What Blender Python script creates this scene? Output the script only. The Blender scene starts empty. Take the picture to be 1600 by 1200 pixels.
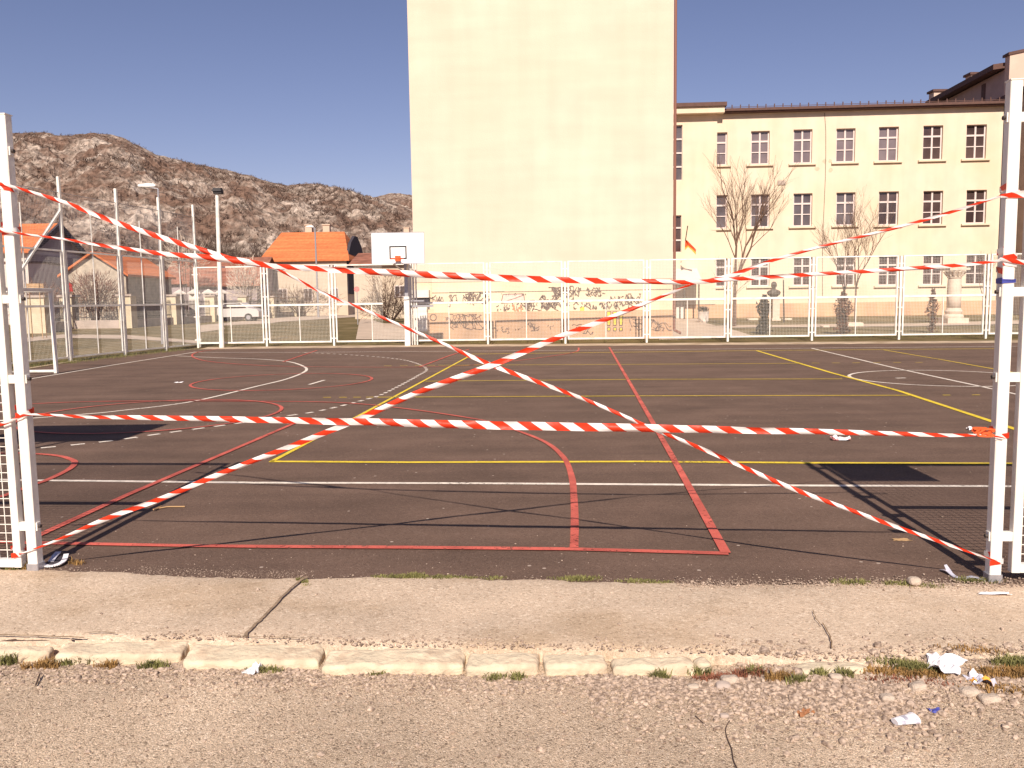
import bpy, math, random
from mathutils import Vector, noise, Matrix
R_ = math.radians
sc = bpy.context.scene
C = sc.collection
rnd = random.Random(7)

# ------------------------------------------------------------ camera, world, sun, exposure
FPX, PITCH, ROLL, CH = 1310.0, math.atan(.1), .0145, 1.6
R0 = Vector((1, 0, 0)); U0 = Vector((0, math.sin(PITCH), math.cos(PITCH))); FW = Vector((0, math.cos(PITCH), -math.sin(PITCH)))
RV = R0*math.cos(ROLL) - U0*math.sin(ROLL); UV = R0*math.sin(ROLL) + U0*math.cos(ROLL)
cam_d = bpy.data.cameras.new('camera'); cam = bpy.data.objects.new('camera', cam_d); C.objects.link(cam)
cam_d.sensor_width = 36; cam_d.lens = 36*FPX/1600; cam_d.clip_start = .05; cam_d.clip_end = 3000
cam.matrix_world = Matrix(((RV.x, UV.x, -FW.x, 0), (RV.y, UV.y, -FW.y, 0), (RV.z, UV.z, -FW.z, CH), (0, 0, 0, 1)))
sc.camera = cam
SUN_EL, SUN_AZ = R_(38.7), .045          # the sun stands behind the camera; shadows run towards +Y and a touch to +X
world = bpy.data.worlds.new('World'); sc.world = world; world.use_nodes = True
wn = world.node_tree.nodes; wl = world.node_tree.links; wn.clear()
sky = wn.new('ShaderNodeTexSky'); sky.sky_type = 'NISHITA'; sky.sun_disc = False
sky.sun_elevation = SUN_EL; sky.sun_rotation = math.pi + SUN_AZ; sky.air_density = 1.0; sky.dust_density = .1; sky.ozone_density = 1.5
wm = wn.new('ShaderNodeMix'); wm.data_type = 'RGBA'; wm.blend_type = 'MULTIPLY'; wm.inputs[0].default_value = 1
wm.inputs[7].default_value = (.84, .69, .80, 1)
bg = wn.new('ShaderNodeBackground'); bg.inputs[1].default_value = .07; wo = wn.new('ShaderNodeOutputWorld')
wl.new(sky.outputs[0], wm.inputs[6]); wl.new(wm.outputs[2], bg.inputs[0]); wl.new(bg.outputs[0], wo.inputs[0])
sun_d = bpy.data.lights.new('sun', 'SUN'); sun_d.energy = 4.4; sun_d.angle = R_(.5); sun_d.color = (1, .90, .77)
sun = bpy.data.objects.new('sun', sun_d); C.objects.link(sun)
sdir = Vector((math.sin(SUN_AZ)*math.cos(SUN_EL), math.cos(SUN_AZ)*math.cos(SUN_EL), -math.sin(SUN_EL)))
sun.rotation_euler = sdir.to_track_quat('-Z', 'Y').to_euler()
sc.view_settings.view_transform = 'Standard'; sc.view_settings.look = 'None'
sc.view_settings.exposure = .6; sc.view_settings.gamma = 1

# surveying helpers: measured points of the photograph -> true positions in the place
def ray(px, py): return FW + RV*((px-800)/FPX) + UV*((600-py)/FPX)
def G(px, py, z=0):
    v = ray(px, py); return Vector((0, 0, CH)) + v*((z-CH)/v.z)
def V(px, py, Y):
    v = ray(px, py); return Vector((0, 0, CH)) + v*(Y/v.y)
def W(px, py, P, d):                       # vertical plane through P with horizontal direction d
    n = Vector((-d[1], d[0], 0)); v = ray(px, py)
    return Vector((0, 0, CH)) + v*((n.dot(Vector(P)-Vector((0, 0, CH))))/n.dot(v))

# ------------------------------------------------------------ materials
def mat(name, col, rough=.8, var=.0, vscale=4., bump=0., bscale=60., spec=.3, metal=0., col2=None, detail=4, dirt=None, dscale=.6):
    m = bpy.data.materials.new(name); m.use_nodes = True; n = m.node_tree.nodes; l = m.node_tree.links
    b = n['Principled BSDF']; b.inputs['Roughness'].default_value = rough; b.inputs['Metallic'].default_value = metal
    b.inputs['Specular IOR Level'].default_value = spec
    b.inputs['Base Color'].default_value = (*col, 1)
    tc = n.new('ShaderNodeTexCoord')
    if var or col2:
        t = n.new('ShaderNodeTexNoise'); t.inputs['Scale'].default_value = vscale; t.inputs['Detail'].default_value = detail
        l.new(tc.outputs['Object'], t.inputs['Vector'])
        cr = n.new('ShaderNodeValToRGB'); e = cr.color_ramp.elements
        e[0].position = .33; e[1].position = .67
        c2 = col2 or tuple(max(0, c*(1-var)) for c in col)
        e[0].color = (*c2, 1); e[1].color = (*(col if col2 else tuple(c*(1+var*.6) for c in col)), 1)
        l.new(t.outputs[0], cr.inputs[0]); out = cr.outputs[0]
        if dirt:
            t2 = n.new('ShaderNodeTexNoise'); t2.inputs['Scale'].default_value = dscale; t2.inputs['Detail'].default_value = 6
            l.new(tc.outputs['Object'], t2.inputs['Vector'])
            r2 = n.new('ShaderNodeValToRGB'); r2.color_ramp.elements[0].position = .45; r2.color_ramp.elements[1].position = .7
            r2.color_ramp.elements[1].color = (1, 1, 1, 1); l.new(t2.outputs[0], r2.inputs[0])
            mx = n.new('ShaderNodeMix'); mx.data_type = 'RGBA'; mx.inputs[7].default_value = (*dirt, 1)
            l.new(r2.outputs[0], mx.inputs[0]); l.new(out, mx.inputs[6]); out = mx.outputs[2]
        l.new(out, b.inputs['Base Color'])
    if bump:
        t = n.new('ShaderNodeTexNoise'); t.inputs['Scale'].default_value = bscale; t.inputs['Detail'].default_value = 5
        l.new(tc.outputs['Object'], t.inputs['Vector'])
        bp = n.new('ShaderNodeBump'); bp.inputs['Strength'].default_value = bump; bp.inputs['Distance'].default_value = .02
        l.new(t.outputs[0], bp.inputs['Height']); l.new(bp.outputs[0], b.inputs['Normal'])
    return m

def stone_mat(name, base, dark, light, agg=70., spots=.5, patch=None, patch_col=None, bump=.6, bdist=.01, speck=None, streak=None):
    """bound aggregate: per-stone colour (voronoi), broad patches, pits, scattered pale specks, bump"""
    m = bpy.data.materials.new(name); m.use_nodes = True; n = m.node_tree.nodes; l = m.node_tree.links
    b = n['Principled BSDF']; b.inputs['Roughness'].default_value = .92; b.inputs['Specular IOR Level'].default_value = .2
    tc = n.new('ShaderNodeTexCoord'); P = tc.outputs['Object']
    wv = n.new('ShaderNodeTexNoise'); wv.inputs['Scale'].default_value = agg*.5; l.new(P, wv.inputs['Vector'])
    add = n.new('ShaderNodeMix'); add.data_type = 'VECTOR'; add.inputs[0].default_value = .012; l.new(P, add.inputs[4]); l.new(wv.outputs[1], add.inputs[5])
    vo = n.new('ShaderNodeTexVoronoi'); vo.inputs['Scale'].default_value = agg; l.new(add.outputs[1], vo.inputs['Vector'])
    sep = n.new('ShaderNodeSeparateColor'); l.new(vo.outputs['Color'], sep.inputs[0])
    cr = n.new('ShaderNodeValToRGB'); e = cr.color_ramp.elements
    e[0].position = 0; e[0].color = (*dark, 1); e[1].position = 1; e[1].color = (*light, 1)
    k = e.new(.22); k.color = (*base, 1); k = e.new(.8); k.color = (*base, 1)
    l.new(sep.outputs[0], cr.inputs[0])
    fn = n.new('ShaderNodeTexNoise'); fn.inputs['Scale'].default_value = agg*2.2; fn.inputs['Detail'].default_value = 3; l.new(P, fn.inputs['Vector'])
    big = n.new('ShaderNodeTexNoise'); big.inputs['Scale'].default_value = 1.1; big.inputs['Detail'].default_value = 8; big.inputs['Roughness'].default_value = .62; l.new(P, big.inputs['Vector'])
    def mul(a, fac_out, lo, hi, p0=.3, p1=.7):
        r = n.new('ShaderNodeMapRange'); r.inputs[1].default_value = p0; r.inputs[2].default_value = p1; r.inputs[3].default_value = lo; r.inputs[4].default_value = hi
        l.new(fac_out, r.inputs[0]); mm = n.new('ShaderNodeMix'); mm.data_type = 'RGBA'; mm.blend_type = 'MULTIPLY'; mm.inputs[0].default_value = 1
        l.new(a, mm.inputs[6]); l.new(r.outputs[0], mm.inputs[7]); return mm.outputs[2]
    o = mul(cr.outputs[0], fn.outputs[0], 1-spots*.5, 1+spots*.4)
    o = mul(o, big.outputs[0], .80, 1.14)
    if patch_col:
        pn = n.new('ShaderNodeTexNoise'); pn.inputs['Scale'].default_value = patch or .9; pn.inputs['Detail'].default_value = 7
        mp = n.new('ShaderNodeMapping'); mp.inputs['Location'].default_value = (3.1, 7.7, 0); l.new(P, mp.inputs[0]); l.new(mp.outputs[0], pn.inputs['Vector'])
        r = n.new('ShaderNodeMapRange'); r.inputs[1].default_value = .52; r.inputs[2].default_value = .66; l.new(pn.outputs[0], r.inputs[0]); r.inputs[4].default_value = .9
        mm = n.new('ShaderNodeMix'); mm.data_type = 'RGBA'; mm.blend_type = 'MULTIPLY'; l.new(r.outputs[0], mm.inputs[0]); l.new(o, mm.inputs[6]); mm.inputs[7].default_value = (*patch_col, 1); o = mm.outputs[2]
    if streak:
        mp = n.new('ShaderNodeMapping'); mp.inputs['Scale'].default_value = streak; l.new(P, mp.inputs[0])
        sn = n.new('ShaderNodeTexNoise'); sn.inputs['Scale'].default_value = 1; sn.inputs['Detail'].default_value = 5; l.new(mp.outputs[0], sn.inputs['Vector'])
        o = mul(o, sn.outputs[0], .84, 1.12)
    if speck:
        v2 = n.new('ShaderNodeTexVoronoi'); v2.inputs['Scale'].default_value = speck; l.new(P, v2.inputs['Vector'])
        lt = n.new('ShaderNodeMath'); lt.operation = 'LESS_THAN'; lt.inputs[1].default_value = .13; l.new(v2.outputs['Distance'], lt.inputs[0])
        s2 = n.new('ShaderNodeSeparateColor'); l.new(v2.outputs['Color'], s2.inputs[0])
        g = n.new('ShaderNodeMath'); g.operation = 'GREATER_THAN'; g.inputs[1].default_value = .93; l.new(s2.outputs[0], g.inputs[0])
        mu = n.new('ShaderNodeMath'); mu.operation = 'MULTIPLY'; l.new(lt.outputs[0], mu.inputs[0]); l.new(g.outputs[0], mu.inputs[1])
        mm = n.new('ShaderNodeMix'); mm.data_type = 'RGBA'; l.new(mu.outputs[0], mm.inputs[0]); l.new(o, mm.inputs[6]); mm.inputs[7].default_value = (.42, .33, .27, 1); o = mm.outputs[2]
    l.new(o, b.inputs['Base Color'])
    hs = n.new('ShaderNodeMath'); hs.operation = 'MULTIPLY_ADD'; hs.inputs[1].default_value = -.6; l.new(vo.outputs['Distance'], hs.inputs[0]); l.new(fn.outputs[0], hs.inputs[2])
    bp = n.new('ShaderNodeBump'); bp.inputs['Strength'].default_value = bump; bp.inputs['Distance'].default_value = bdist
    l.new(hs.outputs[0], bp.inputs['Height']); l.new(bp.outputs[0], b.inputs['Normal'])
    return m

M = {}
M['court'] = stone_mat('court_asphalt', (.150, .094, .070), (.112, .069, .052), (.195, .128, .098), agg=95, spots=.7, patch=.5, patch_col=(1.12, 1.12, 1.12), bump=.55, bdist=.006, speck=11, streak=(.25, 2.2, 1))
M['pave'] = stone_mat('pavement_concrete', (.575, .44, .325), (.43, .32, .23), (.70, .56, .43), agg=75, spots=.5, patch=1.6, patch_col=(.86, .82, .76), bump=.5, bdist=.006)
M['road'] = stone_mat('road_asphalt', (.66, .495, .355), (.25, .175, .12), (.88, .70, .54), agg=135, spots=1.3, patch=1.3, patch_col=(1.13, 1.14, 1.15), bump=.9, bdist=.009)
M['kerb'] = mat('kerb_stone', (.64, .53, .385), .95, .16, 9, .45, 45, dirt=(.50, .38, .27), dscale=11)
M['kerb_dirty'] = mat('kerb_stone_dirty', (.50, .40, .32), .9, .2, 14, .6, 70)
M['gravel'] = mat('gravel', (.54, .41, .32), .95, col2=(.20, .14, .105), vscale=55, detail=1)
M['chips'] = mat('gravel_chips', (.52, .42, .34), .9, .3, 30)
M['strip'] = mat('kerb_strip', (.50, .38, .27), .9, .3, 3, .5, 30, dirt=(.30, .21, .13), dscale=1.5)
M['white_paint'] = mat('white_line_paint', (.80, .70, .60), .7, .22, 12, .3, 80)
M['yellow_paint'] = mat('yellow_line_paint', (.78, .56, .04), .7, .18, 10, .3, 80)
M['red_paint'] = mat('red_line_paint', (.56, .115, .085), .8, .28, 3, .3, 80)
M['post'] = mat('white_enamel', (.82, .78, .72), .35, .05, 20, .08, 30, spec=.5, dirt=(.66, .60, .53), dscale=5)
M['wire'] = mat('white_wire', (.78, .73, .66), .5)
M['zinc'] = mat('galvanised', (.42, .40, .42), .4, .1, 30, metal=.5)
M['bolt'] = mat('dark_bolt', (.06, .045, .04), .6)
M['board'] = mat('backboard_white', (.86, .84, .82), .4, .03, 3)
M['black'] = mat('black_paint', (.025, .02, .022), .6)
M['orange'] = mat('orange_enamel', (.75, .11, .03), .5)
M['cream'] = mat('cream_render', (.72, .59, .455), .92, .05, 1.2, .35, 40, dirt=(.69, .55, .395), dscale=.35)
M['cream_tall'] = mat('cream_render_tall', (.675, .545, .43), .92, .05, .8, .35, 30, dirt=(.645, .515, .40), dscale=.25)
M['band'] = mat('cream_band', (.76, .62, .43), .92, .07, 2, .3, 30, dirt=(.63, .49, .34), dscale=.8)
M['plinth'] = mat('peach_plinth', (.62, .38, .235), .92, .08, 1.5, .4, 30, dirt=(.50, .31, .20), dscale=.7)
M['roof_edge'] = mat('brown_fascia', (.115, .058, .046), .7, .15, 5)
M['roof_brown'] = mat('brown_roof', (.11, .058, .046), .8, .2, 3)
M['frame'] = mat('window_frame', (.66, .55, .52), .6, .05, 8)
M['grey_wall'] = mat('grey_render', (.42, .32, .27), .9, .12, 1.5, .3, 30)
M['pink_wall'] = mat('pink_render', (.62, .45, .36), .9, .06, 1)
M['tile'] = mat('orange_tile', (.66, .205, .075), .85, .22, 3.5, .5, 8, col2=(.55, .155, .055))
M['tile_old'] = mat('brown_red_tile', (.32, .13, .085), .85, .3, 1.6, .5, 8)
M['stone_wall'] = mat('pale_rubble_wall', (.46, .38, .30), .95, .25, 2.5, .6, 8)
M['slate'] = mat('dark_boarding', (.055, .045, .055), .8, .2, 2)
M['house_cream'] = mat('house_cream', (.54, .43, .33), .9, .08, 1.2)
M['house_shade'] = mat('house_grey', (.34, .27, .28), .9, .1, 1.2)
M['white_wall'] = mat('white_wall', (.66, .58, .52), .9, .08, 1.2)
M['pillar'] = mat('yellow_pillar', (.62, .51, .36), .9, .08, 3)
M['lowwall'] = mat('low_wall', (.44, .35, .30), .9, .18, 2)
M['iron'] = mat('wrought_iron', (.04, .03, .03), .6)
M['lawn'] = mat('lawn', (.165, .118, .046), .95, col2=(.10, .075, .026), vscale=1.3, bump=1, bscale=25, detail=8, dirt=(.24, .17, .085), dscale=.35)
M['path'] = mat('concrete_path', (.52, .40, .31), .9, .14, 1.5, .3, 25)
M['bark'] = mat('bark', (.165, .10, .072), .95, .25, 6)
M['bark_dark'] = mat('dark_bark', (.09, .055, .042), .95, .25, 6)
M['bush_red'] = mat('red_brown_twigs', (.20, .095, .065), .95, .25, 3)
M['thuja'] = mat('dark_conifer', (.062, .046, .03), .95, .35, 4)
M['thuja_brown'] = mat('brown_conifer', (.16, .07, .04), .95, .35, 4)
M['grass'] = mat('grass_blade', (.19, .175, .06), .8, .35, 12)
M['grass_dry'] = mat('dry_grass', (.30, .17, .06), .85, .35, 12)
M['weed_red'] = mat('red_weed', (.26, .10, .06), .85, .3, 12)
M['limestone'] = mat('carved_stone', (.62, .50, .40), .9, .12, 5, .4, 20)
M['bronze'] = mat('bronze', (.10, .075, .06), .5, .2, 6)
M['flag'] = mat('flag_cloth', (.80, .10, .03), .8, .1, 5)
M['flag_gold'] = mat('flag_gold', (.75, .36, .06), .8)
M['cabinet'] = mat('meter_cabinet', (.80, .72, .66), .6, .04, 4)
M['paper'] = mat('white_litter', (.82, .78, .80), .6, .06, 30)
M['foil'] = mat('silver_foil', (.62, .60, .68), .3, .2, 40, metal=.3)
M['blue'] = mat('blue_plastic', (.06, .07, .32), .5)
M['pinkp'] = mat('pink_wrapper', (.72, .30, .30), .5)
M['twig'] = mat('twig', (.42, .26, .13), .9)
M['leafb'] = mat('brown_leaf', (.30, .13, .06), .9)
M['red'] = mat('sign_red', (.50, .035, .03), .6)
M['pink_sign'] = mat('faded_red_sign', (.55, .16, .15), .6)
M['car'] = mat('white_car_paint', (.55, .51, .49), .3, spec=.6)
M['rubber'] = mat('rubber', (.03, .03, .03), .8)
M['ochre'] = mat('ochre_wood', (.50, .30, .15), .8, .2, 5)
M['graff'] = mat('graffiti_dark', (.17, .105, .085), .9, .4, 8)
M['graff_p'] = mat('graffiti_pink', (.78, .52, .45), .9, .1, 8)
M['graff_y'] = mat('graffiti_yellow', (.80, .56, .06), .9, .1, 8)
M['graff_o'] = mat('graffiti_orange', (.72, .30, .14), .9, .1, 8)
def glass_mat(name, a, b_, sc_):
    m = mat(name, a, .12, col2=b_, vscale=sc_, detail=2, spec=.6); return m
M['glass_grey'] = glass_mat('sky_tinted_glass', (.20, .155, .16), (.145, .11, .115), .9)  # grey of the reflected sky put into the pane colour
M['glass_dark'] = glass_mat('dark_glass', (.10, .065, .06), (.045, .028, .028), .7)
M['glass_mid'] = glass_mat('half_dark_glass', (.15, .125, .135), (.06, .045, .045), .55)  # weaker sky reflection, likewise mixed into the base colour

def rock_mat():
    m = bpy.data.materials.new('rocky_hillside'); m.use_nodes = True; n = m.node_tree.nodes; l = m.node_tree.links
    b = n['Principled BSDF']; b.inputs['Roughness'].default_value = 1; b.inputs['Specular IOR Level'].default_value = .05
    tc = n.new('ShaderNodeTexCoord'); P = tc.outputs['Object']
    a = n.new('ShaderNodeTexNoise'); a.inputs['Scale'].default_value = .075; a.inputs['Detail'].default_value = 12; a.inputs['Roughness'].default_value = .72; a.inputs['Distortion'].default_value = .6
    l.new(P, a.inputs['Vector'])
    cr = n.new('ShaderNodeValToRGB'); e = cr.color_ramp.elements
    e[0].position = .42; e[0].color = (.17, .105, .078, 1); e[1].position = .61; e[1].color = (.49, .395, .33, 1)
    k = e.new(.48); k.color = (.215, .15, .118, 1); k = e.new(.535); k.color = (.35, .27, .22, 1)
    l.new(a.outputs[0], cr.inputs[0])
    f = n.new('ShaderNodeTexNoise'); f.inputs['Scale'].default_value = .9; f.inputs['Detail'].default_value = 6; l.new(P, f.inputs['Vector'])
    r = n.new('ShaderNodeMapRange'); r.inputs[1].default_value = .35; r.inputs[2].default_value = .65; r.inputs[3].default_value = .55; r.inputs[4].default_value = 1.3
    l.new(f.outputs[0], r.inputs[0])
    mm = n.new('ShaderNodeMix'); mm.data_type = 'RGBA'; mm.blend_type = 'MULTIPLY'; mm.inputs[0].default_value = 1
    l.new(cr.outputs[0], mm.inputs[6]); l.new(r.outputs[0], mm.inputs[7]); l.new(mm.outputs[2], b.inputs['Base Color'])
    bp = n.new('ShaderNodeBump'); bp.inputs['Strength'].default_value = 1; bp.inputs['Distance'].default_value = .9
    ad = n.new('ShaderNodeMath'); ad.operation = 'ADD'; l.new(a.outputs[0], ad.inputs[0]); l.new(f.outputs[0], ad.inputs[1])
    l.new(ad.outputs[0], bp.inputs['Height']); l.new(bp.outputs[0], b.inputs['Normal'])
    return m
M['rock'] = rock_mat()

def streak(m, scale, lo, hi, detail=4):
    n = m.node_tree.nodes; l = m.node_tree.links; b = n['Principled BSDF']; src = b.inputs['Base Color'].links[0].from_socket if b.inputs['Base Color'].links else None
    tc = n.new('ShaderNodeTexCoord'); mp = n.new('ShaderNodeMapping'); mp.inputs['Scale'].default_value = scale; t = n.new('ShaderNodeTexNoise'); t.inputs['Scale'].default_value = 1; t.inputs['Detail'].default_value = detail
    r = n.new('ShaderNodeMapRange'); r.inputs[1].default_value = .35; r.inputs[2].default_value = .65; r.inputs[3].default_value = lo; r.inputs[4].default_value = hi
    mx = n.new('ShaderNodeMix'); mx.data_type = 'RGBA'; mx.blend_type = 'MULTIPLY'; mx.inputs[0].default_value = 1
    l.new(tc.outputs['Object'], mp.inputs[0]); l.new(mp.outputs[0], t.inputs['Vector']); l.new(t.outputs[0], r.inputs[0])
    if src: l.new(src, mx.inputs[6])
    l.new(r.outputs[0], mx.inputs[7]); l.new(mx.outputs[2], b.inputs['Base Color'])
streak(M['cream_tall'], (.25, .25, 2.2), .965, 1.02, 6); streak(M['cream_tall'], (1.6, 1.6, .12), .965, 1.015)
streak(M['cream'], (1.4, 1.4, .15), .94, 1.02); streak(M['tile'], (.15, .15, 5), .78, 1.08, 2); streak(M['tile_old'], (.2, .2, 5), .75, 1.1, 2)
streak(M['plinth'], (1.2, 1.2, .5), .90, 1.04)
def tape_mat():
    m = bpy.data.materials.new('red_white_tape'); m.use_nodes = True; n = m.node_tree.nodes; l = m.node_tree.links
    b = n['Principled BSDF']; b.inputs['Roughness'].default_value = .45; b.inputs['Specular IOR Level'].default_value = .35
    uv = n.new('ShaderNodeUVMap'); s = n.new('ShaderNodeSeparateXYZ'); l.new(uv.outputs[0], s.inputs[0])
    a = n.new('ShaderNodeMath'); a.operation = 'MULTIPLY_ADD'; a.inputs[1].default_value = .9; l.new(s.outputs[1], a.inputs[0]); l.new(s.outputs[0], a.inputs[2])
    d = n.new('ShaderNodeMath'); d.operation = 'DIVIDE'; d.inputs[1].default_value = .146; l.new(a.outputs[0], d.inputs[0])
    fr = n.new('ShaderNodeMath'); fr.operation = 'FRACT'; l.new(d.outputs[0], fr.inputs[0])
    g = n.new('ShaderNodeMath'); g.operation = 'GREATER_THAN'; g.inputs[1].default_value = .50; l.new(fr.outputs[0], g.inputs[0])
    mx = n.new('ShaderNodeMix'); mx.data_type = 'RGBA'; mx.inputs[6].default_value = (.86, .82, .80, 1); mx.inputs[7].default_value = (.74, .045, .012, 1)
    l.new(g.outputs[0], mx.inputs[0]); l.new(mx.outputs[2], b.inputs['Base Color'])
    t = n.new('ShaderNodeTexNoise'); t.inputs['Scale'].default_value = 14; tc = n.new('ShaderNodeTexCoord'); l.new(tc.outputs['Object'], t.inputs['Vector'])
    bp = n.new('ShaderNodeBump'); bp.inputs['Strength'].default_value = .35; bp.inputs['Distance'].default_value = .02; l.new(t.outputs[0], bp.inputs['Height']); l.new(bp.outputs[0], b.inputs['Normal'])
    # thin plastic film: a little of the sunlight passes through
    tr = n.new('ShaderNodeBsdfTranslucent'); l.new(mx.outputs[2], tr.inputs[0]); ms = n.new('ShaderNodeMixShader'); ms.inputs[0].default_value = .25
    l.new(b.outputs[0], ms.inputs[1]); l.new(tr.outputs[0], ms.inputs[2]); l.new(ms.outputs[0], n['Material Output'].inputs[0])
    return m
M['tape'] = tape_mat()

# ------------------------------------------------------------ mesh builder
def worg(o):
    v = Vector((0, 0, 0))
    while o: v += o.location; o = o.parent
    return v
def tag(o, label=None, cat=None, group=None, kind=None):
    if label: o['label'] = label
    if cat: o['category'] = cat
    if group: o['group'] = group
    if kind: o['kind'] = kind
    return o
def thing(name, label, cat, loc=(0, 0, 0), group=None):
    o = bpy.data.objects.new(name, None); C.objects.link(o); o.location = loc; o.empty_display_size = .2
    return tag(o, label, cat, group)
class MB:
    def __init__(s): s.v = []; s.f = []; s.uv = None; s.mi = []; s.cur = 0
    def add(s, vs, fs):
        k = len(s.v); s.v += [tuple(v) for v in vs]; s.f += [tuple(k+i for i in f) for f in fs]; s.mi += [s.cur]*len(fs)
    def quad(s, a, b, c, d): s.add([a, b, c, d], [(0, 1, 2, 3)])
    def hexa(s, p): s.add(p, [(0, 3, 2, 1), (4, 5, 6, 7), (0, 1, 5, 4), (1, 2, 6, 5), (2, 3, 7, 6), (3, 0, 4, 7)])
    def box(s, x0, x1, y0, y1, z0, z1, fr=None):
        p = [(x0, y0, z0), (x1, y0, z0), (x1, y1, z0), (x0, y1, z0), (x0, y0, z1), (x1, y0, z1), (x1, y1, z1), (x0, y1, z1)]
        if fr: p = [fr @ Vector(q) for q in p]
        s.hexa(p)
    def bar(s, a, b, w, h, up=(0, 0, 1), ch=0, sx=None):     # beam a->b, w along the side axis, h along 'up'
        a = Vector(a); b = Vector(b); t = (b-a).normalized()
        if sx is not None: x = Vector(sx)
        else:
            x = t.cross(Vector(up))
            if x.length < 1e-4: x = t.cross(Vector((0, 1, 0)))
        x.normalize(); y = x.cross(t).normalized()
        if ch:
            o = [(-w/2+ch, -h/2), (w/2-ch, -h/2), (w/2, -h/2+ch), (w/2, h/2-ch), (w/2-ch, h/2), (-w/2+ch, h/2), (-w/2, h/2-ch), (-w/2, -h/2+ch)]
        else: o = [(-w/2, -h/2), (w/2, -h/2), (w/2, h/2), (-w/2, h/2)]
        n = len(o); vs = [a+x*i+y*j for i, j in o]+[b+x*i+y*j for i, j in o]
        s.add(vs, [(i, (i+1) % n, n+(i+1) % n, n+i) for i in range(n)]+[tuple(range(n))[::-1], tuple(range(n, 2*n))])
    def tube(s, a, b, r, r2=None, n=6, cap=True):
        a = Vector(a); b = Vector(b); t = (b-a); r2 = r if r2 is None else r2
        if t.length < 1e-6: return
        t.normalize(); x = t.cross(Vector((0, 0, 1)))
        if x.length < 1e-3: x = Vector((1, 0, 0))
        x.normalize(); y = t.cross(x)
        vs = [a+(x*math.cos(i*2*math.pi/n)+y*math.sin(i*2*math.pi/n))*r for i in range(n)]+[b+(x*math.cos(i*2*math.pi/n)+y*math.sin(i*2*math.pi/n))*r2 for i in range(n)]
        fs = [(i, (i+1) % n, n+(i+1) % n, n+i) for i in range(n)]
        if cap: fs += [tuple(range(n))[::-1], tuple(range(n, 2*n))]
        s.add(vs, fs)
    def path(s, pts, r, n=6):
        for a, b in zip(pts, pts[1:]): s.tube(a, b, r, n=n)
    def lathe(s, c, prof, n=16, sx=1, sy=1):                 # prof: (radius, z)
        c = Vector(c); vs = []
        for r, z in prof: vs += [c+Vector((r*sx*math.cos(i*2*math.pi/n), r*sy*math.sin(i*2*math.pi/n), z)) for i in range(n)]
        fs = [(k*n+i, k*n+(i+1) % n, (k+1)*n+(i+1) % n, (k+1)*n+i) for k in range(len(prof)-1) for i in range(n)]
        fs += [tuple(range(n))[::-1], tuple((len(prof)-1)*n+i for i in range(n))]
        s.add(vs, fs)
    def prism(s, pts, d):                                   # polygon extruded by vector d
        pts = [Vector(p) for p in pts]; d = Vector(d); n = len(pts)
        s.add(pts+[p+d for p in pts], [tuple(range(n)), tuple(range(n, 2*n))[::-1]]+[(i, n+i, n+(i+1) % n, (i+1) % n) for i in range(n)])
    def ribbon(s, pts, w, z, seg=None):                      # painted line on the ground
        pts = [Vector((p[0], p[1], 0)) for p in pts]; L = []; Rr = []
        for i, p in enumerate(pts):
            t = (pts[min(i+1, len(pts)-1)]-pts[max(i-1, 0)]).normalized(); nrm = Vector((-t.y, t.x, 0))
            ww = w*(1+.10*noise.noise(p*2.3))
            L.append(p+nrm*ww/2+Vector((0, 0, z))); Rr.append(p-nrm*ww/2+Vector((0, 0, z)))
        n = len(pts); s.add(L+Rr, [(i, n+i, n+i+1, i+1) for i in range(n-1)])
    def build(s, name, m, parent=None, smooth=False, loc=None):
        me = bpy.data.meshes.new(name); o = bpy.data.objects.new(name, me); C.objects.link(o)
        if parent: o.parent = parent; og = worg(parent)
        else: og = Vector(loc) if loc is not None else Vector((0, 0, 0)); o.location = og
        me.from_pydata([(v[0]-og.x, v[1]-og.y, v[2]-og.z) for v in s.v], [], s.f)
        for mm in (m if isinstance(m, list) else [m]): me.materials.append(mm)
        if isinstance(m, list): me.polygons.foreach_set('material_index', s.mi)
        if smooth: me.polygons.foreach_set('use_smooth', [True]*len(s.f))
        me.update(); return o
def fix_normals(o):
    import bmesh
    b = bmesh.new(); b.from_mesh(o.data); bmesh.ops.recalc_face_normals(b, faces=b.faces); b.to_mesh(o.data); b.free(); return o
def spline(pts, k=8):
    out = []; P = [pts[0]]+list(pts)+[pts[-1]]
    for i in range(1, len(P)-2):
        p0, p1, p2, p3 = (Vector(q) for q in P[i-1:i+3])
        for j in range(k):
            t = j/k; out.append(.5*((2*p1)+(p2-p0)*t+(2*p0-5*p1+4*p2-p3)*t*t+(3*p1-p0-3*p2+p3)*t**3))
    out.append(Vector(pts[-1])); return out
def lin(pts, step=1.0):
    out = []
    for a, b in zip(pts, pts[1:]):
        a = Vector(a); b = Vector(b); n = max(1, int((b-a).length/step)); out += [a+(b-a)*(i/n) for i in range(n)]
    out.append(Vector(pts[-1])); return out
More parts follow.
